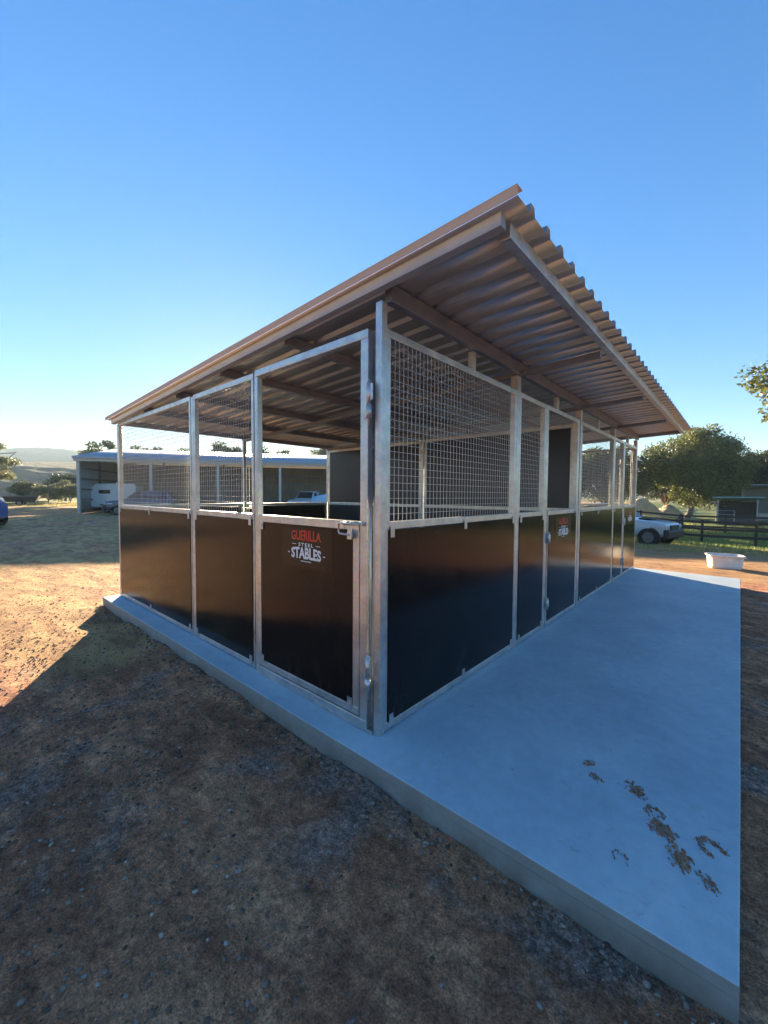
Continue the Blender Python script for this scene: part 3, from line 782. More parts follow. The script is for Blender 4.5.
t = make_tree('shade_tree', 9.2, 4.6, 1.0, LEAF_Y, 111, nclump=150, per=330, leaf=0.12, trunk_r=0.32, flat=0.8, lean=(0.8, 0)); place(t, -2.7, 48.5, 1.06, 0.4)
tag(t, 'large broad tree with yellow green lit crown behind the paddock fence', 'tree')
t = make_tree('shade_tree', 8.2, 5.0, 1.1, LEAF_D, 112, nclump=120, per=330, leaf=0.14, trunk_r=0.3); place(t, 4.9, 60, 1.05, 1.0)
tag(t, 'dark spreading tree at the right frame edge behind the paddock shelter', 'tree')
t = make_tree('shade_tree', 7.6, 4.4, 1.0, LEAF, 113, nclump=100, per=300, leaf=0.13, trunk_r=0.26); place(t, -9.2, 46, 1.0, 2.0)
tag(t, 'rounded green tree seen under the far end of the stable roof', 'tree')
t = make_tree('shade_tree', 7.4, 4.2, 0.8, LEAF_Y, 114, nclump=60, per=220, leaf=0.16, trunk_r=0.24); place(t, -16.5, 44, 1.0, 0.0)
tag(t, 'light green tree seen through the far stall mesh', 'tree')
t = make_tree('shade_tree', 8.6, 4.6, 0.8, LEAF_D, 115, nclump=90, per=300, leaf=0.14, trunk_r=0.26); place(t, -5.6, 60, 1.0, 0.8)
tag(t, 'dark tree filling the gap left of the broad yellow green tree', 'tree')
t = make_tree('shade_tree', 6.6, 4.0, 0.8, LEAF_D, 116, nclump=90, per=320, leaf=0.14, trunk_r=0.24); place(t, 11.5, 74, 1.05, 0.8)
tag(t, 'small dark tree beyond the right edge of the paddock', 'tree')
t = make_tree('shade_tree', 7.4, 4.4, 0.6, LEAF_D, 117, nclump=110, per=320, leaf=0.14, trunk_r=0.24); place(t, 2.6, 60, 1.05, 2.2)
tag(t, 'dark tree filling the gap between the broad tree and the right frame edge', 'tree')
# near tree just outside the frame whose leaves hang into the top right
t = make_tree('overhanging_tree', 5.3, 1.75, 2.9, LEAF_Y, 120, nclump=50, per=150, leaf=0.055, trunk_r=0.13); place(t, 2.86, 10.8, 0.97, 0.5)
tag(t, 'near tree at the right edge with leaves hanging into the sky', 'tree')
# left side trees and scrub
t = make_tree('gum_tree', 5.8, 2.9, 1.0, LEAF_S, 130, nclump=40, per=200, leaf=0.14, trunk_r=0.2, flat=0.5); place(t, -57.0, 2.0, 1.45, 0.3)
tag(t, 'sunlit gum tree cut by the left frame edge', 'tree')
t = make_tree('shade_tree', 7.4, 5.2, 1.6, LEAF_D, 131, nclump=60, per=200, leaf=0.2, trunk_r=0.3, flat=0.7); place(t, -90, 14.6, 0.66, 0.3)
tag(t, 'dark rounded tree just left of the long shed', 'tree')
for i, (x, y, s_, lab, m_) in enumerate([
    (-73.5, 12.2, 0.95, 'pale bushy shrub at the left end of the long shed', LEAF_S),
    (-75.5, 10.0, 0.9, 'grey green shrub in the middle of the scrub left of the shed', LEAF_S),
    (-78.0, 7.6, 0.9, 'darker shrub at the left end of the scrub by the drive', LEAF)]):
    t = make_tree('shrub', 3.6, 2.6, 0.2, m_, 140+i, nclump=34, per=150, leaf=0.15, trunk_r=0.08); place(t, x, y, s_, i*1.3)
    tag(t, lab, 'shrub')

# ------------------------------------------------------------------ grass
def grass(name, n, fx, fy, h, m, lab, seed):
    r = np.random.default_rng(seed); x = fx[0]+(fx[1]-fx[0])*r.random(n); y = fy[0]+(fy[1]-fy[0])*r.random(n)
    d = fbm(x*0.35, y*0.35, 4, 70)+0.7*fbm(x*1.3, y*1.3, 4, 77)
    k = r.random(n) < np.clip((d+0.34)*2.4, 0.03, 1); x, y = x[k], y[k]; n = len(x)
    z = terr(x, y); a = r.uniform(0, 6.28, n); hh = h*r.uniform(0.5, 1.4, n); wd = 0.012+0.012*r.random(n)
    lx, ly = r.normal(0, 0.35, n)*hh, r.normal(0, 0.35, n)*hh
    V = np.stack([np.stack([x-wd*np.cos(a), y-wd*np.sin(a), z-0.01], -1), np.stack([x+wd*np.cos(a), y+wd*np.sin(a), z-0.01], -1), np.stack([x+lx, y+ly, z+hh], -1)], 1).reshape(-1, 3)
    o = raw_mesh(name, V, np.arange(len(V)).reshape(-1, 3), m); tag(o, lab, 'grass', kind='stuff')
grass('grass', 90000, (-14, 14), (20, 52), 0.12, GRASS, 'green grass growing in the paddock behind the dark fence', 1)
grass('dry_grass', 26000, (-9, 10), (16.5, 21.5), 0.09, DRYG, 'yellow dry grass along the edge of the red dirt by the paddock', 2)
grass('verge_grass', 12000, (-74, -56), (-4, 14), 0.16, DRYG, 'dry grass verge in front of the scrub left of the shed', 3)

# ------------------------------------------------------------------ fences
TIMB = simple('dark_stained_timber', (0.028, 0.022, 0.020), 0.7, 0, 0.3, 9, 0.3)
def rail_fence(p0, p1, n, lab, h=1.25, m=TIMB, rails=3):
    root = empty('rail_fence', (p0[0], p0[1], tz(*p0))); tag(root, lab, 'fence')
    O = root.location.copy(); pts = []
    for i in range(n+1):
        x = p0[0]+(p1[0]-p0[0])*i/n; y = p0[1]+(p1[1]-p0[1])*i/n; z = tz(x, y); pts.append(Vector((x, y, z))-O)
        mb = MB(); q = pts[-1]; mb.box(q.x-0.06, q.x+0.06, q.y-0.06, q.y+0.06, q.z-0.3, q.z+h+0.08*rnd.uniform(0.4, 1)); mb.build('post', m, root)
    for i in range(n):
        for k in range(rails):
            zz = h*(0.36+0.58*k/(rails-1)); mb = MB(); off = Vector((0, -0.085, zz))
            mb.beam(pts[i]+off, pts[i+1]+off, 0.035, 0.13); mb.build('rail', m, root)
rail_fence((-8.5, 27.6), (6.4, 24.6), 7, 'dark post and rail fence nearest the drive behind the utility vehicle')
rail_fence((-12, 36), (11, 34.5), 9, 'second dark rail fence farther back across the paddock')
rail_fence((-1.2, 27.0), (-1.6, 34.6), 3, 'short cross fence joining the two dark paddock fences')
GREYP = simple('grey_pipe', (0.35, 0.36, 0.37), 0.5, 0.6, 0.1, 5)
def yard_panel(x0, y0, x1, y1, lab):
    root = empty('yard_panel', (x0, y0, tz(x0, y0))); tag(root, lab, 'gate panel', 'portable yard panels on the paddock')
    d = Vector((x1-x0, y1-y0, 0)); mb = MB()
    mb.tube([(0, 0, 0.05), (0, 0, 1.6)], 0.03, 8); mb.tube([d+Vector((0, 0, 0.05)), d+Vector((0, 0, 1.6))], 0.03, 8); mb.build('frame', GREYP, root)
    for k in range(6):
        z = Vector((0, 0, 0.2+1.38*k/5)); mb = MB(); mb.tube([z, d+z], 0.02, 6); mb.build('rail', GREYP, root)
yard_panel(-3.4, 38.5, -1.2, 38.2, 'left portable grey yard panel behind the dark fences')
yard_panel(-1.1, 38.2, 1.2, 37.9, 'right portable grey yard panel behind the dark fences')

# ------------------------------------------------------------------ buildings
ZINC = simple('zinc_roofing', (0.30, 0.38, 0.46), 0.45, 0.2, 0.06, 0.8)  # blue of the reflected sky is put into the base colour
CREAM = simple('cream_steel_trim', (0.55, 0.50, 0.42), 0.6, 0, 0.06, 2)
WALLI = simple('shed_wall_sheet', (0.46, 0.50, 0.53), 0.5, 0.2, 0.08, 1)
WALLB = simple('shed_back_sheet', (0.24, 0.21, 0.18), 0.6, 0.1, 0.15, 1)
GIRT = simple('shed_girt_steel', (0.20, 0.20, 0.21), 0.5, 0.4, 0.1, 3)
def long_shed():
    ox, oy = -35.6, 5.6; du = Vector((0.553, 0.833, 0)); dn = Vector((-0.833, 0.553, 0)); LEN = 29.4; DEP = 16.0; E = 4.28; RZ = 5.65
    root = empty('long_farm_shed', (ox, oy, -0.16)); root.rotation_euler = (0, 0, math.atan2(du.y, du.x))
    tag(root, 'long open fronted farm shed with pale steel roof behind the stable', 'shed')
    # local: x along front, y into depth
    def ribbed(x0, x1, zlo, zhi, y, name, m, pitch=0.25, axis='x'):
        V = []; n = int((x1-x0)/pitch)
        prof = []
        for i in range(n):
            a = x0+(x1-x0)*i/n; p = (x1-x0)/n
            prof += [(a, 0), (a+p*0.55, 0), (a+p*0.68, 0.03), (a+p*0.87, 0.03)]
        prof.append((x1, 0))
        for (a, d) in prof:
            for z in (zlo, zhi): V.append((a, y+d, z) if axis == 'x' else (y+d, a, z))
        F = [(2*i, 2*i+2, 2*i+3, 2*i+1) for i in range(len(prof)-1)]
        o = raw_mesh(name, V, F, m, parent=root); s = o.modifiers.new('t', 'SOLIDIFY'); s.thickness = 0.003
    ribbed(0, LEN, 0, E-0.05, DEP*0.48, 'back_wall', WALLB)
    ribbed(0.08, DEP, 0, E-0.05, 0.02, 'end_wall', WALLI, axis='y')
    ribbed(0.08, DEP, 0, E-0.05, LEN-0.05, 'end_wall', WALLI, axis='y')
    for xg in (0.02, LEN-0.06):
        mb = MB(); mb.prism([(0.0, E-0.06), (DEP, E-0.06), (DEP/2, RZ-0.04)], 'x', xg, xg+0.03); mb.build('gable', WALLI, root)
    for z in (0.15, 0.95, 1.75, 2.55, 3.35):
        mb = MB(); mb.box(0.055, 0.16, 0.1, DEP*0.47, z, z+0.14); mb.build('girt', GIRT, root)
        mb = MB(); mb.box(0.2, LEN-0.2, DEP*0.48-0.12, DEP*0.48-0.01, z, z+0.12); mb.build('girt', GIRT, root)
    for i in range(7):
        x = 0.1+(LEN-0.2)*i/6
        mb = MB(); mb.box(x-0.1, x+0.1, -0.02, 0.18, 0, E-0.36); mb.build('post', CREAM, root)
        mb = MB(); mb.box(x-0.08, x+0.08, DEP*0.24-0.08, DEP*0.24+0.08, 0, E); mb.build('post', GIRT, root)
    mb = MB(); mb.box(-0.15, LEN+0.15, -0.06, -0.02, E-0.36, E-0.02); mb.build('fascia', CREAM, root)
    mb = MB(); mb.box(-0.2, LEN+0.2, -0.20, -0.065, E-0.14, E+0.01); mb.build('gutter', ZINC, root)
    mb = MB(); mb.prism([(-0.06, E-0.36), (-0.06, E-0.01), (DEP/2, RZ-0.03), (DEP+0.06, E-0.01), (DEP+0.06, E-0.36), (DEP+0.02, E-0.36), (DEP/2, RZ-0.4), (-0.02, E-0.36)], 'x', -0.16, -0.12); mb.build('barge_board', CREAM, root)
    for s_, y0, y1 in ((0, -0.2, DEP/2), (1, DEP/2, DEP+0.2)):
        prof = []; n = 110
        for i in range(n):
            a = -0.25+(LEN+0.5)*i/n; p = (LEN+0.5)/n
            prof += [(a, 0), (a+p*0.6, 0), (a+p*0.72, 0.03), (a+p*0.88, 0.03)]
        V = []
        za, zb = (E-0.03, RZ) if s_ == 0 else (RZ, E-0.03)
        for (a, d) in prof: V += [(a, y0, za+d), (a, y1, zb+d)]
        F = [(2*i, 2*i+2, 2*i+3, 2*i+1) for i in range(len(prof)-1)]
        o = raw_mesh('roof', V, F, ZINC, parent=root); s = o.modifiers.new('t', 'SOLIDIFY'); s.thickness = 0.003
long_shed()

TEAL = simple('teal_roof_steel', (0.20, 0.36, 0.36), 0.5, 0.1, 0.06, 2)
DARKW = simple('dark_shelter_wall', (0.05, 0.05, 0.055), 0.7, 0, 0.2, 3)
def shelter(x, y, wx, wy, h, rot, lab, mr, mw, name='paddock_shelter'):
    root = empty(name, (x, y, tz(x, y)), rot); tag(root, lab, 'shelter')
    mb = MB(); mb.box(-wx/2, wx/2, wy/2-0.05, wy/2, 0, h-0.1); mb.build('back_wall', mw, root)
    for s_ in (-1, 1):
        mb = MB(); a = s_*wx/2; mb.box(min(a, a-s_*0.05), max(a, a-s_*0.05), -wy/2, wy/2-0.06, 0.0, h-0.12); mb.build('side_wall', mw, root)
        mb = MB(); a = s_*(wx/2-0.1); mb.box(a-0.05, a+0.05, -wy/2-0.12, -wy/2-0.02, 0, h+0.1); mb.build('post', GREYP, root)
    mb = MB(); v = [(-wx/2-0.3, -wy/2-0.4, h+0.22), (wx/2+0.3, -wy/2-0.4, h+0.22), (wx/2+0.3, wy/2+0.3, h-0.05), (-wx/2-0.3, wy/2+0.3, h-0.05)]
    v += [(a, b, c+0.12) for a, b, c in v]
    mb.add(v, [(0,3,2,1),(4,5,6,7),(0,1,5,4),(1,2,6,5),(2,3,7,6),(3,0,4,7)]); mb.build('roof', mr, root)
    mb = MB(); mb.box(-wx/2, wx/2, -wy/2-0.02, -wy/2+0.03, 0.35, 1.0); mb.build('kick_board', mw, root)
shelter(1.25, 46.5, 2.8, 2.6, 2.3, 0.05, 'dark horse shelter with teal edged roof in the paddock', TEAL, DARKW)
WHITEB = simple('pale_shed_wall', (0.40, 0.42, 0.42), 0.6, 0, 0.05, 2)
shelter(3.3, 54, 3.2, 3, 3.5, -0.1, 'pale shed beyond the paddock at the right frame edge', ZINC, WHITEB, 'pale_shed')
# sand heaps behind the fences
SAND = simple('pale_sand', (0.55, 0.42, 0.25), 0.95, 0, 0.15, 1.5, 0.6)
def heap(x, y, rx, ry, h, lab, seed):
    n = 40; xs = np.linspace(-1.3, 1.3, n); X, Y = np.meshgrid(xs, xs); R = np.hypot(X, Y)
    Z = h*np.clip(1-R**1.5, -0.3, 1)*(1+0.4*fbm(X*2+seed, Y*2, 3, seed))
    V = np.stack([X*rx, Y*ry, Z], -1).reshape(-1, 3); idx = np.arange(n*n).reshape(n, n)
    F = np.stack([idx[:-1, :-1], idx[:-1, 1:], idx[1:, 1:], idx[1:, :-1]], -1).reshape(-1, 4)
    o = raw_mesh('sand_heap', V, F, SAND, smooth=True); o.location = (x, y, tz(x, y)); tag(o, lab, 'sand heap')
heap(-7.4, 55, 2.4, 2.4, 1.9, 'sunlit sand heap behind the fence right of the far stable post', 4)
heap(-5.0, 58, 1.8, 2.0, 1.4, 'lower sand heap under the broad yellow green tree', 6)

# ------------------------------------------------------------------ vehicles
GLASS = simple('dark_glass', (0.015, 0.018, 0.022), 0.06, 0, 0.1, 2)
TYRE = simple('tyre_rubber', (0.014, 0.014, 0.015), 0.8, 0, 0.2, 20)
RIM = simple('alloy_rim', (0.22, 0.22, 0.23), 0.35, 0.8, 0.08, 10)
BLKP = simple('black_bumper_plastic', (0.02, 0.02, 0.022), 0.55, 0, 0.2, 10)
LAMP = simple('headlamp_lens', (0.55, 0.57, 0.60), 0.12, 0.2, 0.1, 10)
TAIL = simple('tail_lamp_lens', (0.35, 0.02, 0.015), 0.2, 0, 0.1, 10)
def paint(name, col):
    m = simple(name, col, 0.32, 0.0, 0.03, 3); b = m.node_tree.nodes['Principled BSDF']
    b.inputs['Coat Weight'].default_value = 0.8; b.inputs['Coat Roughness'].default_value = 0.06; return m
def wheel(parent, x, y, z, r, side):
    mb = MB(); n = 28; s_ = side
    prof = [(r*0.62, -0.11), (r*0.92, -0.115), (r, -0.09), (r, 0.09), (r*0.92, 0.115), (r*0.62, 0.11)]
    V = []
    for (q, yy) in prof:
        for k in range(n): V.append((x+q*math.cos(2*math.pi*k/n), y+yy, z+q*math.sin(2*math.pi*k/n)))
    mb.add(V, [(i*n+k, i*n+(k+1) % n, ((i+1) % 6)*n+(k+1) % n, ((i+1) % 6)*n+k) for i in range(6) for k in range(n)], 0, True)
    t = mb.build('wheel', TYRE, parent)
    mb = MB(); mb.disc((x, y+s_*0.02, z), r*0.60, 0.04, 'y', 24)
    for k in range(6):
        a = k*math.pi/3; mb.beam((x, y+s_*0.095, z), (x+r*0.57*math.cos(a), y+s_*0.09, z+r*0.57*math.sin(a)), 0.05, 0.03)
    mb.disc((x, y+s_*0.10, z), r*0.16, 0.04, 'y', 12); mb.build('rim', RIM, t)
def vehicle(name, x, y, rot, stations, paintm, lab, cat, wheels, wr=0.37, hw=0.90, glass=(), bed=None, z=None):
    """stations: (x, z_low, z_belt, z_top, halfwidth_belt, halfwidth_top) lofted nose to tail"""
    root = empty(name, (x, y, tz(x, y) if z is None else z), rot); tag(root, lab, cat)
    V = []; n = 10
    for (sx, zl, zb, zt, wb, wt) in stations:
        V += [(sx, -wb*0.86, zl), (sx, -wb, zl+0.14), (sx, -wb*1.0, zb-0.06), (sx, -wb*0.97, zb), (sx, -wt, zt-0.03 if zt > zb+0.05 else zb+0.01), (sx, -wt*0.85, max(zt, zb+0.015)),
              (sx, wt*0.85, max(zt, zb+0.015)), (sx, wt, zt-0.03 if zt > zb+0.05 else zb+0.01), (sx, wb*0.97, zb), (sx, wb*1.0, zb-0.06), (sx, wb, zl+0.14), (sx, wb*0.86, zl)]
    n = 12; F = [(i*n+k, i*n+(k+1) % n, (i+1)*n+(k+1) % n, (i+1)*n+k) for i in range(len(stations)-1) for k in range(n)]
    mb = MB(); mb.add(V, F, 0, True); e = (len(stations)-1)*n
    mb.add(V[:n], [tuple(range(n))]); mb.add(V[e:], [tuple(range(n))[::-1]])
    b = mb.build('body', paintm, root, 0.025)
    for (wx, wy) in wheels:
        s_ = 1 if wy > 0 else -1
        mbw = MB(); mbw.disc((wx, wy+s_*0.062, wr), wr*1.13, 0.08, 'y', 28); mbw.build('wheel_arch', BLKP, root)
        wheel(root, wx, wy+s_*0.09, wr, wr, s_)
    for poly, m_ , nm in glass:
        mb = MB(); c = Vector((0, 0, 0))
        mb.add([Vector(p) for p in poly], [tuple(range(len(poly)))]); o = mb.build(nm, m_, root)
        so_ = o.modifiers.new('t', 'SOLIDIFY'); so_.thickness = 0.02; so_.offset = 0
    return root
def side_glass(xs, zb, zt, wb, wt, nm='window'):
    out = []
    for s_ in (-1, 1):
        for (a0, a1, b0, b1) in xs:
            f0 = wb*0.97+0.004; f1 = wt+0.004
            out.append(([(a0, s_*(f0-0.01), zb+0.03), (a1, s_*(f0-0.01), zb+0.03), (b1, s_*(f1+0.012), zt-0.10), (b0, s_*(f1+0.012), zt-0.10)], GLASS, nm))
    return out
UTE_ST = [(2.50, 0.48, 0.82, 0.82, 0.70, 0.60), (2.42, 0.42, 0.98, 0.98, 0.86, 0.72), (2.0, 0.36, 1.06, 1.06, 0.90, 0.76), (1.10, 0.34, 1.12, 1.13, 0.92, 0.78),
          (0.98, 0.34, 1.13, 1.20, 0.92, 0.76), (0.35, 0.34, 1.14, 1.76, 0.92, 0.66), (-0.2, 0.34, 1.14, 1.82, 0.92, 0.68), (-0.9, 0.34, 1.14, 1.80, 0.92, 0.66), (-1.12, 0.34, 1.14, 1.20, 0.92, 0.74), (-1.2, 0.36, 1.13, 1.15, 0.91, 0.80), (-2.5, 0.42, 1.10, 1.12, 0.89, 0.80), (-2.62, 0.48, 1.0, 1.0, 0.86, 0.78)]
def add_bumper(root, xf, zf=0.42, hw=0.92, lights=True):
    mb = MB(); mb.prism([(-0.10, 0.34), (0.10, 0.38), (0.12, 0.66), (0.02, 0.74), (-0.10, 0.74)], 'y', -hw*0.98, hw*0.98)
    o = mb.build('bumper', BLKP, root, 0.03); o.location = (xf, 0, 0)
    mb = MB(); mb.box(xf-0.02, xf+0.05, -0.45, 0.45, 0.70, 0.92); mb.build('grille', BLKP, root, 0.01)
    if lights:
        for s_ in (-1, 1):
            mb = MB(); a, b_ = sorted((s_*0.50, s_*0.86)); mb.box(xf-0.22, xf+0.02, a, b_, 0.76, 0.92); mb.build('headlight', LAMP, root, 0.03)
            mb = MB(); a, b_ = sorted((s_*0.925, s_*0.945)); mb.box(xf-0.55, xf-0.20, a, b_, 0.80, 0.88); mb.build('indicator', LAMP, root, 0.005)
ute = vehicle('utility_vehicle', -3.05, 20.19, math.radians(-12), UTE_ST, paint('silver_white_paint', (0.42, 0.46, 0.50)), 'silver white utility vehicle parked facing right beyond the stable', 'utility vehicle',
    [(1.85, -0.80), (1.85, 0.80), (-1.65, -0.80), (-1.65, 0.80)], 0.39, 0.92,
    side_glass([(-0.05, 0.85, 0.0, 0.33), (-0.95, -0.12, -0.82, -0.08)], 1.14, 1.78, 0.92, 0.67)+[([(1.0, -0.70, 1.17), (1.0, 0.70, 1.17), (0.42, 0.60, 1.72), (0.42, -0.60, 1.72)], GLASS, 'windscreen')])
add_bumper(ute, 2.50)
mb = MB(); mb.box(1.25, 1.75, -0.42, 0.42, 1.115, 1.19); mb.build('bonnet_scoop', BLKP, ute, 0.03)
SUV_ST = [(2.25, 0.45, 0.80, 0.80, 0.70, 0.60), (2.15, 0.38, 0.98, 0.98, 0.86, 0.72), (1.10, 0.34, 1.10, 1.11, 0.90, 0.78), (0.95, 0.34, 1.11, 1.18, 0.90, 0.76), (0.3, 0.34, 1.12, 1.68, 0.90, 0.66),
          (-0.6, 0.34, 1.12, 1.74, 0.90, 0.68), (-1.8, 0.34, 1.12, 1.70, 0.90, 0.66), (-2.15, 0.38, 1.10, 1.15, 0.88, 0.76), (-2.22, 0.45, 0.95, 0.95, 0.84, 0.74)]
suvg = side_glass([(-0.1, 0.8, -0.05, 0.3), (-1.0, -0.18, -0.95, -0.14), (-1.85, -1.08, -1.65, -1.03)], 1.12, 1.70, 0.90, 0.67)+[([(0.98, -0.68, 1.15), (0.98, 0.68, 1.15), (0.38, 0.60, 1.64), (0.38, -0.60, 1.64)], GLASS, 'windscreen')]
W4 = [(1.4, -0.78), (1.4, 0.78), (-1.4, -0.78), (-1.4, 0.78)]
v = vehicle('parked_car', -31.3, 8.7, math.radians(236), SUV_ST, paint('dark_blue_paint', (0.03, 0.055, 0.10)), 'dark blue wagon parked at the mouth of the long shed', 'car', W4, 0.36, 0.9, suvg); add_bumper(v, 2.22)
v = vehicle('parked_car', -23.3, -1.72, math.radians(250), SUV_ST, paint('bright_blue_paint', (0.02, 0.12, 0.42)), 'bright blue car cut off by the left frame edge', 'car', [(1.4, -0.78), (1.4, 0.78), (-1.80, -0.78), (-1.80, 0.78)], 0.36, 0.9, suvg); add_bumper(v, 2.22)
v = vehicle('utility_vehicle', -26.7, 20.2, math.radians(-60), UTE_ST, paint('white_paint', (0.70, 0.71, 0.70)), 'white utility vehicle in the long shed seen over the near gate', 'utility vehicle', [(1.6, -0.80), (1.6, 0.80), (-1.65, -0.80), (-1.65, 0.80)], 0.39, 0.92,
    side_glass([(-0.05, 0.85, 0.0, 0.33), (-0.95, -0.12, -0.82, -0.08)], 1.14, 1.78, 0.92, 0.67)+[([(1.0, -0.70, 1.17), (1.0, 0.70, 1.17), (0.42, 0.60, 1.72), (0.42, -0.60, 1.72)], GLASS, 'windscreen')]); add_bumper(v, 2.48)
# white horse float inside the shed
def horse_float(x, y, rot, lab, pm):
    root = empty('horse_float', (x, y, tz(x, y)), rot); tag(root, lab, 'horse float')
    mb = MB(); mb.prism([(-1.6, 0.45), (1.5, 0.45), (1.75, 0.9), (1.65, 1.9), (1.25, 2.35), (-1.5, 2.40), (-1.65, 2.2)], 'y', -0.95, 0.95); mb.build('body', pm, root, 0.06)
    for s_ in (-1, 1):
        mb = MB(); a, b_ = sorted((s_*0.952, s_*0.965)); mb.box(0.2, 1.0, a, b_, 1.55, 1.85); mb.build('window', GLASS, root)
        mb = MB(); a, b_ = sorted((s_*0.96, s_*1.18)); mb.box(-0.85, 0.85, a, b_, 0.62, 0.70); mb.build('mudguard', BLKP, root, 0.02)
        for wx in (-0.4, 0.4): wheel(root, wx, s_*1.07, 0.33, 0.33, s_)
    mb = MB(); mb.box(-0.3, 0.3, -1.0, 1.0, 0.0, 0.0) if False else mb.tube([(1.7, 0.5, 0.45), (2.9, 0, 0.5), (1.7, -0.5, 0.45)], 0.04, 6); mb.tube([(2.8, 0, 0.05), (2.8, 0, 0.7)], 0.035, 8); mb.build('drawbar', GALV, root)
horse_float(-37.4, 8.7, math.radians(236), 'white horse float under the shed behind the dark blue wagon', paint('gloss_white_paint', (0.74, 0.75, 0.76)))
# covered boat-like trailer load and white racks seen over the gate
TARP = simple('pale_blue_tarp', (0.42, 0.58, 0.68), 0.5, 0, 0.1, 3, 0.5)
def covered_trailer(x, y, rot):
    root = empty('covered_trailer', (x, y, tz(x, y)), rot); tag(root, 'trailer under a pale blue cover in front of the long shed', 'trailer')
    mb = MB(); n = 9; V = []; st = [(-1.5, 0.7, 0.9), (-1.35, 1.0, 1.35), (-0.4, 1.05, 1.55), (0.6, 1.05, 1.5), (1.3, 0.9, 1.3), (1.75, 0.3, 0.95)]
    for (sx, hw_, zt) in st:
        for k in range(n):
            a = math.pi*k/(n-1); V.append((sx, -hw_*math.copysign(abs(math.cos(a))**0.5, math.cos(a)), 0.62+(zt-0.62)*math.sin(a)**0.6))
    mb.add(V, [(i*n+k, i*n+k+1, (i+1)*n+k+1, (i+1)*n+k) for i in range(len(st)-1) for k in range(n-1)], 0, True)
    mb.add(V[:n], [tuple(range(n))]); o = mb.build('cover', TARP, root)
    mb = MB(); mb.box(-1.5, 1.3, -0.95, 0.95, 0.46, 0.63); mb.build('tray', BLKP, root, 0.01)
    for s_ in (-1, 1): wheel(root, -0.2, s_*1.08, 0.32, 0.32, s_)
    mb = MB(); mb.tube([(1.3, 0.4, 0.5), (2.6, 0, 0.5), (1.3, -0.4, 0.5)], 0.035, 6); mb.tube([(2.5, 0, 0.03), (2.5, 0, 0.6)], 0.03, 8); mb.build('drawbar', GALV, root)
covered_trailer(-22.6, 19.3, math.radians(35))
WPIPE = simple('white_pipe', (0.70, 0.71, 0.72), 0.45, 0, 0.05, 5)
def rack(x, y, rot, w_, h_, lab):
    root = empty('steel_rack', (x, y, tz(x, y)), rot); tag(root, lab, 'rack')
    for sx in (-w_/2, w_/2):
        for sy in (-0.35, 0.35):
            mb = MB(); mb.tube([(sx, sy, 0), (sx, sy, h_)], 0.04, 8); mb.build('leg', WPIPE, root)
    for z in (0.5, h_*0.7, h_-0.03):
        mb = MB()
        for sy in (-0.35, 0.35): mb.tube([(-w_/2, sy, z), (w_/2, sy, z)], 0.035, 6)
        for sx in (-w_/2, 0, w_/2): mb.tube([(sx, -0.35, z), (sx, 0.35, z)], 0.03, 6)
        mb.build('shelf', WPIPE, root)
rack(-20.3, 20.3, math.radians(40), 1.2, 1.35, 'wide white pipe rack beside the covered trailer')
rack(-19.3, 21.3, math.radians(40), 0.6, 1.15, 'narrow white pipe rack nearest the stable partition')
# dark tipping trailer parked on the verge
def skip_trailer(x, y, rot):
    root = empty('dark_trailer', (x, y, tz(x, y)), rot); tag(root, 'low dark tipping trailer parked before the scrub at left', 'trailer')
    mb = MB(); mb.prism([(-1.4, 0.45), (1.2, 0.45), (1.55, 1.15), (-1.7, 1.15)], 'y', -0.85, 0.85); mb.build('tub', BLKP, root, 0.02)
    mb = MB(); mb.box(-1.72, 1.57, -0.89, -0.855, 1.08, 1.17); mb.box(-1.72, 1.57, 0.855, 0.89, 1.08, 1.17); mb.build('rim_rail', GIRT, root)
    for s_ in (-1, 1): wheel(root, -0.2, s_*0.98, 0.34, 0.34, s_)
    mb = MB(); mb.tube([(1.2, 0, 0.5), (2.4, 0, 0.5), (2.4, 0, 0.03)], 0.04, 8); mb.build('drawbar', GIRT, root)
skip_trailer(-62.0, 5.6, math.radians(75))

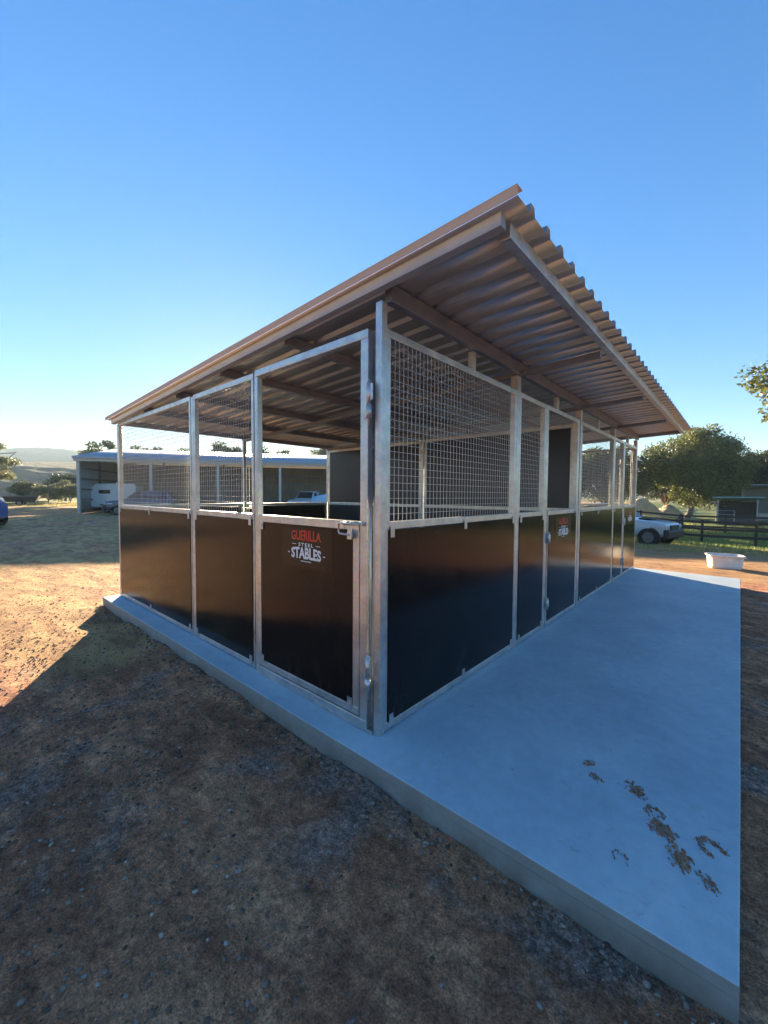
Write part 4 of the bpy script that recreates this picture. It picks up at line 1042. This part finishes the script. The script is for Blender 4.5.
# ------------------------------------------------------------------ hills
def hill_mat():
    m, t, b = mat('forested_hillside'); co = objco(t)
    f = noise(t, co, 0.05, 6, 0.7); g = noise(t, co, 0.25, 5, 0.7)
    c = ramp(t, f, [(0.32, (0.010, 0.024, 0.018)), (0.55, (0.018, 0.036, 0.026)), (0.75, (0.04, 0.055, 0.032))])
    c = mixc(t, 0.6, c, ramp(t, g, [(0.3, 0.25), (0.7, 0.75)]), 'OVERLAY')
    t.links.new(c, b.inputs['Base Color']); b.inputs['Roughness'].default_value = 0.95; bump(t, g, 0.8, 3.0, b); return m
HILL = hill_mat()
def hills(name, r0, r1, hfun, na, nrad, seed, amp, a0=0.0, a1=2*math.pi):
    th = np.linspace(a0, a1, na); rr = np.linspace(r0, r1, nrad); T, Rr = np.meshgrid(th, rr)
    X = np.cos(T)*Rr; Y = np.sin(T)*Rr; f = (Rr-r0)/(r1-r0)
    H = hfun(T)*np.sin(np.pi*np.clip(f, 0, 1)*0.92)**0.9
    Z = -3+H+amp*fbm(X*0.045, Y*0.045, 3, seed)*np.clip(H/10, 0, 1)+amp*0.6*fbm(X*0.16, Y*0.16, 2, seed+4)*np.clip(H/6, 0, 1)+0.12*H*fbm(X*0.008, Y*0.008, 3, seed+9)*2
    V = np.stack([X, Y, Z], -1).reshape(-1, 3); idx = np.arange(na*nrad).reshape(nrad, na)
    F = np.stack([idx[:-1, :-1], idx[:-1, 1:], idx[1:, 1:], idx[1:, :-1]], -1).reshape(-1, 4)
    o = raw_mesh(name, V, F, HILL, smooth=True); tag(o, kind='structure')
west = lambda T: np.clip(np.cos(T-math.pi*0.98)*1.6, 0, 1)
hills('far_hills', 620, 980, lambda T: 20+47*west(T)**1.0+9*np.sin(T*7+1)*west(T)+5*np.sin(T*13), 1400, 60, 31, 3)
hills('near_hillside', 150, 420, lambda T: 3+17*np.clip(np.cos(T-math.pi*1.0)*1.8-0.5, 0, 1)+2*np.sin(T*5), 1200, 60, 37, 1.6)

# ------------------------------------------------------------------ haze
HT = max(max(v.co.z for v in bpy.data.objects[n_].data.vertices) for n_ in ('far_hills', 'near_hillside'))+1.5
mb = MB(); mb.box(-1120, 1120, -1120, 1120, -6, HT)
hz_m = bpy.data.materials.new('thin_air_haze'); hz_m.use_nodes = True; t = hz_m.node_tree
t.nodes.remove(t.nodes['Principled BSDF']); pv = t.nodes.new('ShaderNodeVolumePrincipled')
pv.inputs['Density'].default_value = 0.0004; pv.inputs['Color'].default_value = (0.62, 0.82, 1.0, 1); pv.inputs['Anisotropy'].default_value = 0.2
t.links.new(pv.outputs[0], t.nodes['Material Output'].inputs['Volume'])
HZ = mb.build('haze', hz_m); tag(HZ, 'pale thin haze in the morning air', 'haze', kind='stuff')
